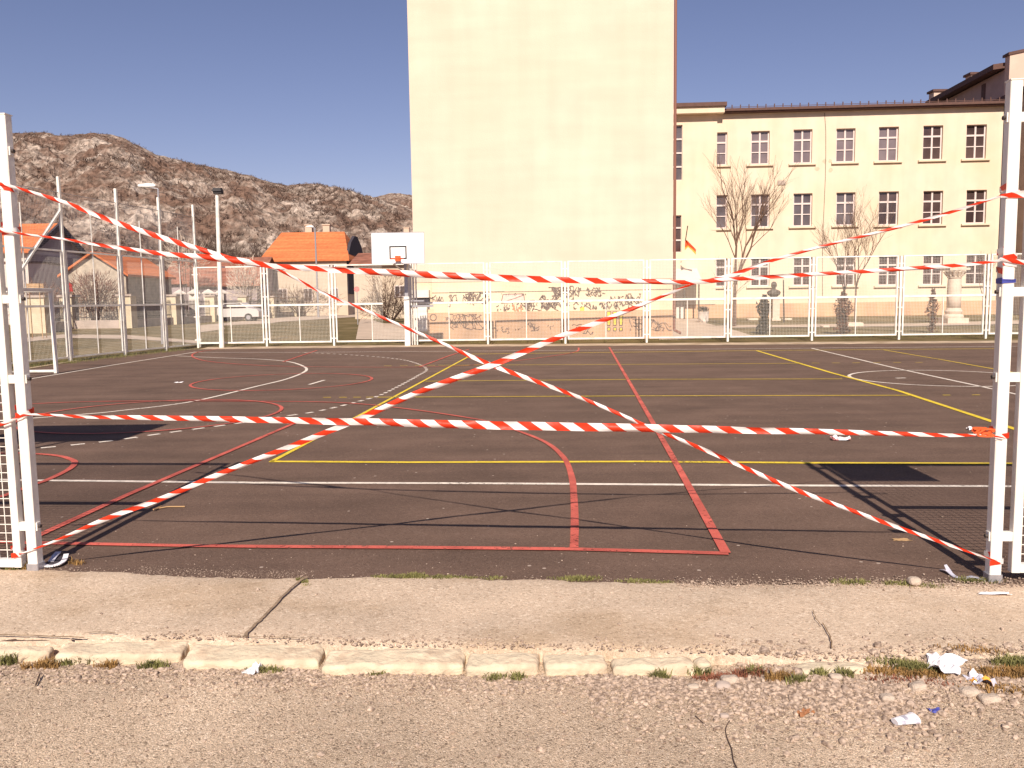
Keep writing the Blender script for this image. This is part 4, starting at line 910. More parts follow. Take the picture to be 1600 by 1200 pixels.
# stair tower part at the left end
s0 = -3.6; ZT = sx(1090, 180)[1]; hs = []
for (pxa, pxb, ya, yb_) in ((1040, 1065.5, 196.5, 282), (1040, 1064, 337, 394.5)):
    xa, zt = sx(pxa, ya); xb, zb = sx(pxb, yb_); hs.append((xa-.1, xb, zb, zt))
TWm = fr(SM @ Vector((0, -.12, 0)), SD, SN)
mb = MB(); wall_holes(mb, TWm, s0-1.5, -.06, ZP, ZT, hs); mb.quad(*[SM @ Vector(p) for p in ((-.06, -.12, ZP), (-.06, .3, ZP), (-.06, .3, ZT), (-.06, -.12, ZT))])
mb.box(s0-1.5, -.06, .25, 8, ZE-.5, ZT-.1, TWm)
mb.build('tower_wall', M['cream'], school)
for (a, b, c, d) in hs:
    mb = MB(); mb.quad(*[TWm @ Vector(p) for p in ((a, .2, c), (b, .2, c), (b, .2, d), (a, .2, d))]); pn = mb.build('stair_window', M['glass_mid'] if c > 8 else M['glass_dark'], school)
    mb = MB(); nb = 4 if d-c > 3 else 3
    for k in range(nb+1): z = c+(d-c)*k/nb; mb.box(a, b-.02, .12, .19, z-.05, z+.05, TWm)
    mb.box(b-.02-.0, b, .12, .19, c, d, TWm); mb.build('glazing_bar', M['frame'], pn)
mb = MB(); mb.box(s0-2, .30, -.55, 8.6, ZT, ZT+.38, TWm); mb.build('cornice', M['cream'], school)
mb = MB(); mb.box(s0-2, .42, -.68, 8.7, ZT+.38, ZT+.62, TWm); mb.box(s0-1.5, -1.6, .2, 7, ZT+.62, ZT+.74, TWm); mb.build('tower_roof', M['roof_edge'], school)
# porch and door at the left end
q0 = sx(1052, 420); q1 = sx(1088, 441)
P0 = SM @ Vector((q0[0], -.12, 0)); xa, xb = q0[0]-.6, q1[0]; zt, zb = q0[1]+.5, q1[1]
mb = MB(); mb.hexa([SM @ Vector(p) for p in ((xa, -2.2, zb), (xb, -2.2, zb), (xb, -.15, zb+.5), (xa, -.15, zb+.5), (xa, -2.2, zb+.12), (xb, -2.2, zb+.12), (xb, -.15, zb+.9), (xa, -.15, zb+.9))])
po = mb.build('porch_roof', M['white_wall'], school)
mb = MB()
for x in (xb-.15, (xa+xb)/2): mb.tube(SM @ Vector((x, -2.0, Z0)), SM @ Vector((x, -2.0, zb)), .05, n=8)
mb.build('porch_post', M['bronze'], school)
mb = MB(); xd = sx(1056, 480)[0]; xe = sx(1068, 480)[0]; mb.box(xd, xe, -.20, -.13, .25, 2.9, SM); mb.build('door', M['white_wall'], school)
# thin cable and a small vent on the facade
mb = MB(); x, _ = sx(1288, 300)
pts = [(x-.1, 0, ZE-.1), (x, 0, ZE-1.2)]+[(x+.04*math.sin(k), 0, ZE-1.2-k*1.5) for k in range(1, 8)]
for a, b in zip(pts, pts[1:]): mb.bar(SM @ Vector((a[0], -.02, a[2])), SM @ Vector((b[0], -.02, b[2])), .025, .025)
mb.build('cable', M['graff'], school)
mb = MB(); 
for px, py, w, h in ((1221, 285.5, .5, .28), (1286, 384, .5, .25)): a, z = sx(px, py); mb.box(a-w/2, a+w/2, -.05, -.003, z-h/2, z+h/2, SM)
mb.build('vent', M['lowwall'], school)
mb = MB()
for px, py, r in ((1289, 252, .14), (1297, 252, .12), (1276, 264, .15), (1298, 266, .16), (1108, 461, .16)):
    a, z = sx(px, py); n = 9; mb.add([SM @ Vector((a+r*math.cos(k*2*math.pi/n)*gr.uniform(.5, 1.4), -.004, z+r*math.sin(k*2*math.pi/n)*gr.uniform(.5, 1.5))) for k in range(n)], [tuple(range(n))])
mb.build('stain', mat('damp_stain', (.60, .47, .34), 1, .1, 5), school)
# downpipe at the right corner
mb = MB(); mb.tube(SM @ Vector((SW+.30, -.12, .3)), SM @ Vector((SW+.30, -.12, ZE)), .16, n=8); mb.build('downpipe', M['roof_edge'], school)

# side wing and higher block behind, at the right end
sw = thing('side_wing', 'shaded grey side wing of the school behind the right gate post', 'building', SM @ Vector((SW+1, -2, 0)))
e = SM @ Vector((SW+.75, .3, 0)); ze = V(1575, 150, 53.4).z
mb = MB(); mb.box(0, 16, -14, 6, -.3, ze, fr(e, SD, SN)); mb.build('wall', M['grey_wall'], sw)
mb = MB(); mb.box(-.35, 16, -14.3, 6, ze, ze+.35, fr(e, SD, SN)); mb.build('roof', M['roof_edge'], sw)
mb = MB()
for y, z, h in ((-3.4, 9, 2.6), (-3.4, 4.6, 2.6), (-7.5, 9, 2.6), (-7.5, 4.6, 2.6)): mb.box(-.02, .0, y, y+1.3, z, z+h, fr(e, SD, SN))
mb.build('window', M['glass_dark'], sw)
hb = thing('upper_block', 'higher block with pink front and shaded gable rising behind the school roof', 'building', SM @ Vector((SW+.9, 2.5, 0)))
hp = V(1562, 460, 57.0); hp.z = 0; HM = fr(hp, SD, SN); zf = V(1562, 86, 57.0).z; L_ = 10.5
mb = MB()
prof = [(0, zf), (3, zf+.55), (14, zf+2.0), (14, 8), (0, 8)]
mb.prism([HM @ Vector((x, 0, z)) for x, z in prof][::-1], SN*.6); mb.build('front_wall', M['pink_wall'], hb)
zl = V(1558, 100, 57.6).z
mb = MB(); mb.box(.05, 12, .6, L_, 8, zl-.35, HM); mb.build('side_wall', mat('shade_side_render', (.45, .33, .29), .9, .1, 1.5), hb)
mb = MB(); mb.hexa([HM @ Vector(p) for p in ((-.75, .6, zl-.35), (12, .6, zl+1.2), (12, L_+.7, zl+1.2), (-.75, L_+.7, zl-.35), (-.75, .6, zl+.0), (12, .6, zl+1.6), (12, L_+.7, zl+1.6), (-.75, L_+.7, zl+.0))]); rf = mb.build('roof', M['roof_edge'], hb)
mb = MB(); mb.prism([HM @ Vector((x, -.08, z)) for x, z in ((-.12, zf-.02), (0, zf+.0), (3, zf+.55), (14, zf+2.0), (14, zf+2.18), (3, zf+.73), (-.12, zf+.16))], SN*.8); mb.build('coping', M['roof_edge'], rf)
for px, py, D in ((1466, 150, 69), (1524, 124, 66)):
    p = V(px, py, D); mb = MB(); mb.box(p.x-.55, p.x+.6, D-.4, D+.4, p.z-1.2, p.z+.25); ch = mb.build('chimney', M['pink_wall'], rf)
    mb = MB(); mb.box(p.x-.68, p.x+.73, D-.52, D+.52, p.z+.25, p.z+.42); mb.build('cap', M['roof_edge'], ch)
mb = MB(); mb.box(.0, .05, 3.2, 3.7, zl-3.5, zl-.6, HM); mb.build('downpipe', M['roof_edge'], hb)

# flag on a slanted pole from the school tower
p = sx(1071, 372); fb = SM @ Vector((p[0], -.15, p[1]))
fl_ = thing('flag', 'drooping red flag with gold edge on a short pole on the school wall', 'flag', fb)
tp = V(1074.5, 353, 52.4); b_ = V(1071, 376, 53.5); mb = MB(); mb.tube(b_, tp, .03, n=6); mb.build('pole', M['bronze'], fl_)
mb = MB(); F4 = [(1070.5, 376), (1070, 391), (1075, 386), (1081, 391), (1087, 398), (1087.5, 390), (1084, 386), (1078, 380), (1073, 375)]
c0 = V(1076, 384, 53.2); pts = [V(a, b, 53.2+.12*math.sin(a)) for a, b in F4]
mb.add([c0]+pts, [(0, i+1, (i+1) % len(pts)+1) for i in range(len(pts))]); cl = mb.build('cloth', M['flag'], fl_)
mb = MB(); pts = [V(a, b, 53.12) for a, b in ((1070, 391), (1075, 386), (1081, 391), (1087, 398), (1087.5, 394), (1081, 388.5), (1075, 383.5), (1070.3, 387))]; mb.add(pts, [(0, 1, 6, 7), (1, 2, 5, 6), (2, 3, 4, 5)]); mb.build('gold_edge', M['flag_gold'], cl)

# ------------------------------------------------------------ paths and forecourt behind the far fence
def groundpoly(name, pts, m, dz=.02):
    q = []
    for a, b in pts:
        v = ray(a, b); p = G(a, b, 0)
        for _ in range(4): p = G(a, b, gz(p.x, p.y))
        q.append(p+Vector((0, 0, dz)))
    mb = MB(); mb.add(q, [tuple(range(len(q)))]); return tag(mb.build(name, m), kind='structure')
groundpoly('forecourt', [(1030, 532), (1182, 527), (1150, 517), (1128, 511), (1105, 506), (1090, 498), (1030, 499)], M['path'])
groundpoly('path', [(1105, 509.5), (1330, 507), (1430, 506), (1600, 501), (1600, 507), (1430, 510.5), (1330, 511.5), (1130, 513)], M['path'], .03)
groundpoly('path', [(556, 531), (648, 530.5), (648, 520), (640, 508), (612, 495), (575, 480), (566, 488), (561, 505)], M['path'])
groundpoly('path', [(18, 530), (100, 523), (200, 524), (310, 533), (310, 537), (200, 530), (100, 528.5), (18, 537)], M['path'])
groundpoly('path', [(310, 520), (440, 503), (640, 490), (640, 486), (430, 497), (310, 509)], M['path'])

# ------------------------------------------------------------ neighbourhood left: pillared wall, houses
wt = thing('boundary_wall', 'low street wall with yellow pillars and iron railings beyond the lawn', 'fence', (-26, 45, .15))
pl = []
for px, yb_, hw in ((60, 520.5, .95), (109, 513.5, .45), (200, 512.5, .48), (271, 507, .42), (331, 503, .42), (381, 499.5, .42), (424.5, 496.5, .42), (459.5, 494.5, .42), (489, 492.5, .4), (515, 491, .4)):
    p = G(px, yb_, .15); 
    for _ in range(3): p = G(px, yb_, gz(p.x, p.y))
    pl.append(p); mb = MB(); h = 1.95; mb.box(p.x-hw/2-.15, p.x+hw/2+.15, p.y-.3, p.y+.5, p.z-.1, p.z+h)
    pi = mb.build('pillar', M['pillar'], wt); mb = MB(); mb.box(p.x-hw/2-.25, p.x+hw/2+.25, p.y-.4, p.y+.6, p.z+h, p.z+h+.12); mb.build('pillar_cap', M['lowwall'], pi)
for a, b in zip(pl, pl[1:]):
    d = (b-a); d.z = 0; L = d.length; d.normalize(); mb = MB(); hz = Vector((0, 0, 1))
    mb.bar(a+hz*.22, b+hz*.22, .3, .55); mb.build('low_wall', M['lowwall'], wt)
    mb = MB(); mb.bar(a+hz*1.55, b+hz*1.55, .05, .05); mb.bar(a+hz*.68, b+hz*.68, .05, .05)
    n = int(L/.16)
    for k in range(1, n): q = a+(b-a)*k/n; mb.bar(q+hz*.5, q+hz*1.7, .02, .02)
    mb.build('railing', M['iron'], wt)
def house(label, x0, x1, y0, y1, ze, zr, wall, roofm, axis='x', hip=0, hipr=None, gable=None, ov=.35, name='house', wins=(), chim=(), zb=0.0, frame=None):
    """gabled house; axis = direction of the ridge; hip / hipr = hip length at the left / right end"""
    t = thing(name, label, 'house', ((x0+x1)/2, y0, zb)); mb = MB(); ho = hipr if hipr is not None else hip
    mb.box(x0, x1, y0, y1, zb-.3, ze)
    wb = mb.build('wall', wall, t)
    gm_ = MB(); th = .16; rm = MB(); ym = (y0+y1)/2; xm = (x0+x1)/2
    if axis == 'x':
        for x, h in ((x0, hip), (x1, ho)):
            if h == 0: g_ = MB(); g_.prism([(x, y0, ze), (x, y1, ze), (x, ym, zr)], (.12 if x == x0 else -.12, 0, 0)); fix_normals(g_.build('gable', gable or wall, t))
        sl = (zr-ze)/(ym-y0); e0, e1 = x0-ov, x1+ov; za = ze-ov*sl
        r0, r1 = x0-ov+hip, x1+ov-ho
        for s, yy in ((1, y0-ov), (-1, y1+ov)):
            P = [(e0, yy, za), (e1, yy, za), (r1, ym, zr), (r0, ym, zr)]; rm.prism(P if s > 0 else P[::-1], (0, 0, th))
        if hip: rm.prism([(e0, y1+ov, za), (e0, y0-ov, za), (r0, ym, zr)], (0, 0, th))
        if ho: rm.prism([(e1, y0-ov, za), (e1, y1+ov, za), (r1, ym, zr)], (0, 0, th))
    else:
        for y in (y0, y1): g_ = MB(); g_.prism([(x0, y, ze), (x1, y, ze), (xm, y, zr)], (0, .12 if y == y0 else -.12, 0)); fix_normals(g_.build('gable', gable or wall, t))
        sl = (zr-ze)/(xm-x0); za = ze-ov*sl
        rm.prism([(x0-ov, y0-ov, za), (xm, y0-ov, zr), (xm, y1+ov, zr), (x0-ov, y1+ov, za)], (0, 0, th)); rm.prism([(xm, y0-ov, zr), (x1+ov, y0-ov, za), (x1+ov, y1+ov, za), (xm, y1+ov, zr)], (0, 0, th))
    if gm_.v: fix_normals(gm_.build('gable', gable or wall, t))
    r = fix_normals(rm.build('roof', roofm, t))
    for (x, y, z, w) in chim: mb = MB(); mb.box(x-w/2, x+w/2, y-w/2, y+w/2, z-1.0, z+.7); mb.box(x-w/2-.08, x+w/2+.08, y-w/2-.08, y+w/2+.08, z+.7, z+.82); mb.build('chimney', M['house_cream'], r)
    for (x, z, w, h, g) in wins:
        mb = MB(); 
        for q in ((x-w/2-.07, x-w/2, z, z+h), (x+w/2, x+w/2+.07, z, z+h), (x-w/2-.07, x+w/2+.07, z-.08, z), (x-w/2-.07, x+w/2+.07, z+h, z+h+.07), (x-.03, x+.03, z, z+h)): mb.box(q[0], q[1], y0-.05, y0-.003, q[2], q[3])
        f_ = mb.build('window', M['frame'], t); mb = MB(); mb.box(x-w/2, x+w/2, y0-.02, y0-.002, z, z+h); mb.build('pane', M[g], f_)
    return t
# small stone shed with a gable front
house('small stone house with gable end facing the court and an orange roof', -31.7, -27.3, 60, 68, 3.85, 5.3, M['stone_wall'], M['tile'], 'y', ov=.3)
mb = MB()
# big house behind it: right gable and side wall coloured darker for their shade, orange roof slope to the front
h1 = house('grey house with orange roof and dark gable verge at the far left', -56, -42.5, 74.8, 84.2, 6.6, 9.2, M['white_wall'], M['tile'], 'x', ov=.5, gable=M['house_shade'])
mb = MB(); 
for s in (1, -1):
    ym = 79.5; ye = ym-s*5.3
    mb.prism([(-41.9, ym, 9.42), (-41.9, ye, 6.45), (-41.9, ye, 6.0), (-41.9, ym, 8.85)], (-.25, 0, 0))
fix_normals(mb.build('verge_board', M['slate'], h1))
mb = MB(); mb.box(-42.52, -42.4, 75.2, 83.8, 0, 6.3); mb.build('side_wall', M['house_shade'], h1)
mb = MB(); mb.box(-42.4, -42.34, 76.2, 77.8, 4.2, 5.6); w_ = mb.build('window', M['frame'], h1); mb = MB()
for k in range(5): mb.box(-42.33, -42.3, 76.35+k*.3, 76.42+k*.3, 4.25, 5.55)
mb.box(-42.345, -42.335, 76.3, 77.7, 4.3, 5.5); mb.build('grille', M['iron'], w_)
house('flat white garage beside the grey house at the far left', -42.2, -37.6, 66, 71, 5.0, 5.1, M['white_wall'], M['roof_edge'], 'x', ov=.05, name='garage', wins=())
# long house with orange roof
house('long cream house with bright orange roof and two chimneys in the middle distance', -26.3, -17.4, 90, 101.6, 6.2, 9.4, M['house_cream'], M['tile'], 'x', hip=.9, hipr=1.6, gable=M['slate'], ov=.35,
      wins=[(-24.4, 5.1, .8, .5, 'glass_dark'), (-21.6, 5.1, .8, .5, 'glass_dark'), (-18.9, 5.1, .8, .5, 'glass_dark'), (-24.3, 1.8, .8, 1.3, 'glass_dark'), (-21.6, 1.8, .8, 1.3, 'glass_dark'), (-18.8, 1.8, .7, 1.3, 'glass_dark')],
      chim=[(-22.7, 96.2, 9.6, .75), (-20.7, 96.2, 9.6, .75)])
mb = MB(); hh = [o for o in C.objects if o.name.startswith('house')][-1]
mb.prism([(-17.34, 90.1, 6.0), (-17.34, 101.5, 6.0), (-17.34, 99.0, 8.1), (-17.34, 96.6, 9.0), (-17.34, 95.0, 9.0), (-17.34, 92.6, 8.1)], (-.3, 0, 0)); mb.box(-17.36, -17.3, 90.05, 101.5, 2.5, 6.0); fix_normals(mb.build('boarded_gable', M['slate'], hh))
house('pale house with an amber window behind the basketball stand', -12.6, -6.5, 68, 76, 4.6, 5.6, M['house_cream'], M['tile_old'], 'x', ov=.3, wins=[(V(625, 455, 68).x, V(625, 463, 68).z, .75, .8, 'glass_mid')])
house('orange roofed house peeking out left of the tall building', -20, -8, 140, 150, 9.8, 13.2, M['house_cream'], M['tile'], 'x', ov=.4, chim=[(-17.6, 145, 13.4, .9)])
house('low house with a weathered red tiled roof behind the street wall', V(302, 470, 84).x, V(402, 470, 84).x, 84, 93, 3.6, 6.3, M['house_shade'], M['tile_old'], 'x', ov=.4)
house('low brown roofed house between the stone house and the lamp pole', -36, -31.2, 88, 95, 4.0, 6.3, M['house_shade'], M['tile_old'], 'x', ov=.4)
for k, (px, D) in enumerate(((281, 72), (303, 72), (326, 72), (346, 72))):
    p = V(px, 470, D); t = thing('gate_pillar', ['white gate pillar with pyramid cap nearest the stone house', 'white gate pillar with pyramid cap just left of the fence corner', 'white gate pillar with pyramid cap seen through the first far fence panel', 'white gate pillar right behind the floodlight pole'][k], 'pillar', (p.x, D, .26), 'white capped gate pillars')
    mb = MB(); mb.box(p.x-.3, p.x+.3, D-.3, D+.3, .2, 2.5); mb.build('shaft', M['white_wall'], t); mb = MB(); mb.lathe((p.x, D, 2.5), [(.58, 0), (.58, .1), (.04, .42)], 4); mb.build('cap', M['white_wall'], t)
# parked car
def car(px, D, label):
    p = V(px, 470, D); z = gz(p.x, D); t = thing('parked_car', label, 'car', (p.x, D, z)); L = 2.1
    prof = [(-L, .35), (-L, .8), (-L+.25, .92), (-1.15, .98), (-.55, 1.42), (.75, 1.46), (1.35, 1.02), (L-.1, .92), (L, .75), (L, .35)]
    mb = MB(); mb.prism([(p.x+x, D-.8, z+h) for x, h in prof], (0, 1.6, 0)); fix_normals(mb.build('body', M['car'], t))
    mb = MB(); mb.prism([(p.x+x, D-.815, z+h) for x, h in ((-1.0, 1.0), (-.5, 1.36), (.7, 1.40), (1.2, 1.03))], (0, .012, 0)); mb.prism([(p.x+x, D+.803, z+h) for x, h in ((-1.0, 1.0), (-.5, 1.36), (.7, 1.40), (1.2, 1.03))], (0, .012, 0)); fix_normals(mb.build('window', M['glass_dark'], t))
    for x in (-1.3, 1.3):
        for y in (-.82, .62): mb = MB(); mb.tube((p.x+x, D+y, z+.31), (p.x+x, D+y+.2, z+.31), .31, n=16); w = mb.build('wheel', M['rubber'], t); mb = MB(); mb.tube((p.x+x, D+y-.01, z+.31), (p.x+x, D+y+.21, z+.31), .17, n=12); mb.build('rim', M['zinc'], w)
    return t
car(366, 66, 'white car parked behind the yellow pillars, seen through the first far fence panel')
# no-entry sign
p = V(557.5, 452, 52); t = thing('traffic_sign', 'small faded red round traffic sign on a thin pole near the path', 'sign', (p.x, 52, .23))
mb = MB(); mb.tube((p.x, 52, .2), (p.x, 52, p.z+.2), .03, n=6); mb.build('pole', M['zinc'], t); mb = MB(); mb.tube((p.x, 51.95, p.z), (p.x, 51.97, p.z), .17, n=20); mb.build('disc', M['pink_sign'], t)
p = V(108, 449, 56); tag_ = thing('red_panel', 'dark red board standing beside the stone house', 'board', (p.x, 56, .26)); mb = MB(); mb.box(p.x-.22, p.x+.22, 55.98, 56.02, p.z-.3, p.z+.3); mb.build('panel', M['red'], tag_); mb = MB(); mb.tube((p.x, 56.03, .2), (p.x, 56.03, p.z+.3), .03); mb.build('pole', M['zinc'], tag_)
p = V(53, 447, 40); t = thing('wooden_crate', 'ochre wooden crate visible just above the goal crossbar', 'crate', (p.x, 40, .1)); mb = MB()
for k in range(3): mb.box(p.x-.35, p.x+.35, 39.8, 39.83, p.z-.08+k*.07, p.z-.03+k*.07); mb.box(p.x-.35, p.x+.35, 40.2, 40.23, p.z-.08+k*.07, p.z-.03+k*.07)
for a in (-.35, .32):
    for b in (39.83, 40.17): mb.box(p.x+a, p.x+a+.03, b, b+.03, .1, p.z+.12)
mb.build('slats', M['ochre'], t)

# ------------------------------------------------------------ bust, column, planters, blocks
def gp(px, py):
    p = G(px, py)
    for _ in range(4): p = G(px, py, gz(p.x, p.y))
    return p
p = gp(1211, 501); t = thing('bust_monument', 'dark bust of a man on a pale stone pedestal on the lawn', 'statue', p); s = p.y/FPX; x = p.x
zt = V(1211, 465, p.y).z; mb = MB(); mb.box(x-.2, x+.2, p.y-.2, p.y+.2, p.z, zt-.06); mb.box(x-.26, x+.26, p.y-.26, p.y+.26, p.z-.05, p.z+.12); mb.box(x-.24, x+.24, p.y-.24, p.y+.24, zt-.06, zt); mb.build('pedestal', M['limestone'], t)
mb = MB(); mb.lathe((x-.1, p.y, zt), [(.16, 0), (.24, .08), (.38, .2), (.40, .32), (.30, .42), (.14, .47), (.10, .52), (.11, .56), (.155, .63), (.17, .72), (.155, .82), (.10, .9), (.03, .93)], 16, 1, .7)
mb.lathe((x-.1, p.y-.13, zt+.68), [(.005, -.03), (.025, -.02), (.02, .03), (.005, .06)], 6); mb.build('bust', M['bronze'], t, smooth=True)
p = gp(1489, 505.5); t = thing('stone_column', 'free-standing pale stone column with carved capital near the right end of the fence', 'column', p); x = p.x; D = p.y; z0 = p.z; zc = V(1489, 433, D).z; ztp = V(1489, 419, D).z
mb = MB(); mb.box(x-.52, x+.52, D-.5, D+.5, z0-.1, z0+.28); mb.lathe((x, D, z0+.28), [(.46, 0), (.48, .08), (.44, .16), (.36, .2), (.40, .28), (.42, .34), (.36, .42), (.33, .5)], 20); mb.build('base', M['limestone'], t)
mb = MB(); mb.lathe((x, D, 0), [(.32, z0+.78), (.33, z0+1.3), (.31, zc-.12), (.29, zc-.05)], 20); mb.build('shaft', M['limestone'], t, smooth=True)
mb = MB(); hc = ztp-zc; mb.lathe((x, D, zc-.05), [(.33, 0), (.35, .05), (.29, .08), (.31, hc*.3), (.40, hc*.55), (.47, hc*.75)], 20)
for k in range(12): a = k*math.pi/6; q = Vector((x+.34*math.cos(a), D+.34*math.sin(a), zc+.05)); mb.tube(q, q+Vector((.13*math.cos(a), .13*math.sin(a), hc*.5)), .05, .07, n=6)
mb.box(x-.50, x+.50, D-.5, D+.5, ztp-hc*.25, ztp); mb.build('capital', M['limestone'], t)
p = gp(1099, 504); t = thing('planter', 'round white planter with dark shrub beside the school porch', 'planter', p); mb = MB(); mb.lathe(p, [(.24, 0), (.28, .1), (.30, .55), (.33, .56), (.33, .62), (.27, .62)], 16); mb.build('pot', M['white_wall'], t)
mb = MB(); r2 = random.Random(5)
for _ in range(260): a = r2.uniform(0, 6.28); d = .3*r2.random()**.5; q = p+Vector((d*math.cos(a), d*math.sin(a), .62+r2.random()*.25)); mb.add([q, q+Vector((r2.uniform(-.06, .06), r2.uniform(-.06, .06), .08)), q+Vector((r2.uniform(-.06, .06), r2.uniform(-.06, .06), -.02))], [(0, 1, 2)])
mb.build('foliage', M['thuja'], t)
for px0, px1, y0, y1, lab in ((1325, 1353, 504, 511, 'large pale stone block on the lawn right of the brown conifer'), (1169, 1187, 497.5, 501, 'flat white stone slab on the lawn behind the dark conifer'), (1225, 1240, 497.5, 500.5, 'flat white stone slab on the lawn beside the slim lamp post'), (1286, 1298, 508.5, 512, 'small white stone on the path between two fence panels')):
    a = gp(px0, y1); b = gp(px1, y1); mb = MB(); rock_box(mb, ((a.x+b.x)/2, a.y+.25, a.z+(y1-y0)*a.y/FPX/2), (b.x-a.x)/2, .25, (y1-y0)*a.y/FPX/2, .04, .015, px0, n=6)
    tag(mb.build('stone_block', M['limestone'], loc=a), lab, 'stone', 'stone blocks on the school lawn')

# ------------------------------------------------------------ trees and shrubs
def grow(mb, p, d, L, r, depth, rn, up=.15, spread=.55, cur=None, trunkmb=None):
    segs = 3; q = p
    for k in range(segs):
        d2 = (d+Vector((rn.uniform(-1, 1), rn.uniform(-1, 1), rn.uniform(-.3, 1)*up))*.16).normalized(); n = q+d2*(L/segs); ra = r*(1-.35*k/segs); rb = r*(1-.35*(k+1)/segs)
        (trunkmb or mb).tube(q, n, ra, rb, n=7 if r > .05 else (5 if r > .015 else 3), cap=False); q = n; d = d2
        if depth > 0 and k >= 1:
            ax = Vector((rn.uniform(-1, 1), rn.uniform(-1, 1), rn.uniform(-.2, .5))).normalized(); dd = (d+ax*spread*1.3).normalized()
            grow(mb, q, dd, L*rn.uniform(.5, .72), rb*.55, depth-1, rn, up, spread)
    if depth > 0:
        for _ in range(2):
            ax = Vector((rn.uniform(-1, 1), rn.uniform(-1, 1), rn.uniform(-.2, .5))).normalized(); dd = (d+ax*spread+Vector((0, 0, up))).normalized()
            grow(mb, q, dd, L*rn.uniform(.62, .85), r*.6, depth-1, rn, up, spread)
def bare_tree(label, p, h, seed, depth=5, forks=3, m='bark', tr=.11, spread=.55, name='bare_tree', trunk_h=.25, lean=(0, 0), wide=.35, up=.2):
    t = thing(name, label, 'tree', p); rn = random.Random(seed); tm = MB(); cm = MB(); p = Vector(p); q = p
    n = 4
    for k in range(n):
        s = p+Vector((lean[0]*(k+1)/n, lean[1]*(k+1)/n, h*trunk_h*(k+1)/n)); tm.tube(q, s, tr*(1-.06*k), tr*(1-.06*(k+1)), n=8, cap=False); q = s
    tm.build('trunk', M[m], t)
    for k in range(forks):
        a = k*6.28/forks+rn.uniform(0, 1); d = Vector((math.cos(a)*wide*rn.uniform(.5, 1.3), math.sin(a)*wide, 1)).normalized(); grow(cm, q, d, h*.30, tr*.62, depth-1, rn, up, spread)
    cm.build('crown', M[m], t); return t
def scale_h(px, py0, py1, D): return V(px, py1, D).z-V(px, py0, D).z
p = gp(1157, 512); bare_tree('large bare tree in front of the school beside the stair tower', (p.x, 42, .12), 6.7, 27, 5, 4, 'bark', .10, .46, trunk_h=.30, wide=.2, up=.3)
for px, D, h, sd, lab in ((1336, 44, 5.2, 4, 'slender bare tree in front of the fourth window column'), (1318, 46, 4.6, 9, 'thin bare tree behind the brown conifer'), (1536, 44, 3.2, 15, 'spindly bare sapling right of the stone column'), (1140, 40, 3.0, 31, 'low drooping bare shrub at the foot of the large bare tree')):
    q = V(px, 500, D); bare_tree(lab, (q.x, D, gz(q.x, D)), h, sd, 5 if h > 4 else 4, 3, 'bark', .06 if h > 4 else .035, .45, name='bare_sapling', trunk_h=.34, wide=.3)
def conifer(label, px, yb_, yt, wpx, m, seed, D=None, ragged=1.):
    p = gp(px, yb_) if D is None else V(px, yb_, D)
    if D: p.z = gz(p.x, D)
    D = p.y; h = (yb_-yt)/FPX*D; w = wpx/FPX*D/2; rn = random.Random(seed); t = thing('conifer', label, 'tree', p)
    mb = MB(); mb.tube(p, p+Vector((0, 0, h*.85)), .06, .02); mb.build('trunk', M['bark_dark'], t); mb = MB()
    for _ in range(int(1500*ragged)):
        z = rn.random()**.9; rr = w*(.72+.28*math.sin(9*z+seed))*(1-z**7)*rn.uniform(.2, 1.35)**1.1; a = rn.uniform(0, 6.28)
        c = p+Vector((rr*math.cos(a), rr*math.sin(a), z*h)); s = rn.uniform(.04, .11)
        o = [Vector((rn.uniform(-1, 1), rn.uniform(-1, 1), rn.uniform(-.2, 1.6)))*s for _ in range(3)]; mb.add([c+v for v in o], [(0, 1, 2)])
    mb.build('crown', M[m], t); return t
conifer('dark narrow conifer left of the bust', 1193, 522, 466, 19, 'thuja', 1)
conifer('brown half dead conifer between two fence posts', 1316, 523, 460, 24, 'thuja_brown', 2)
conifer('sparse thin brown conifer left of the stone column', 1456, 520, 455, 16, 'thuja_brown', 3, ragged=.35)
def bush(label, px, D, zc, rx, rz, n, m, seed, L=.5, name='bush', cat='bush', base=None):
    rn = random.Random(seed); q = V(px, 470, D); g = gz(q.x, D); t = thing(name, label, cat, (q.x, D, g)); mb = MB()
    for _ in range(max(5, n//60)): a = rn.uniform(0, 6.28); mb.tube((q.x+.1*math.cos(a), D+.1*math.sin(a), g), (q.x+rx*.5*math.cos(a), D+rx*.5*math.sin(a), g+zc+rz*.3), .04, .015, n=4, cap=False)
    mb.build('stem', M['bark_dark'], t); mb = MB()
    for _ in range(n):
        v = Vector((rn.gauss(0, 1), rn.gauss(0, 1), rn.gauss(0, 1))).normalized()*(rn.random()**.4); lump = 1+.35*noise.noise(v*2.5+Vector((seed, 0, 0)))
        c = Vector((q.x+v.x*rx*lump, D+v.y*rx*lump, g+zc+v.z*rz*lump)); d = (v+Vector((0, 0, .5))+Vector((rn.uniform(-.6, .6), rn.uniform(-.6, .6), rn.uniform(-.3, .6)))).normalized()*L*rn.uniform(.4, 1); mb.tube(c, c+d, .014*L/.5+.004, .003, n=3, cap=False)
    mb.build('twigs', M[m], t); return t
bush('reddish bare bush in front of the small stone house', 147, 56.5, 2.0, 1.7, 1.5, 1500, 'bush_red', 1, .6)
bush('bare thicket at the left in front of the white garage', 60, 52, 1.6, 2.0, 1.2, 900, 'bush_red', 2, .5)
bush('brown bare bush beside the amber window', 600, 62, 2.2, 1.5, 1.6, 450, 'bark', 3, .5)
bush('bare shrub with pale twigs by the gate pillars', 385, 76, 3.0, 1.6, 2.4, 700, 'limestone', 4, .7)
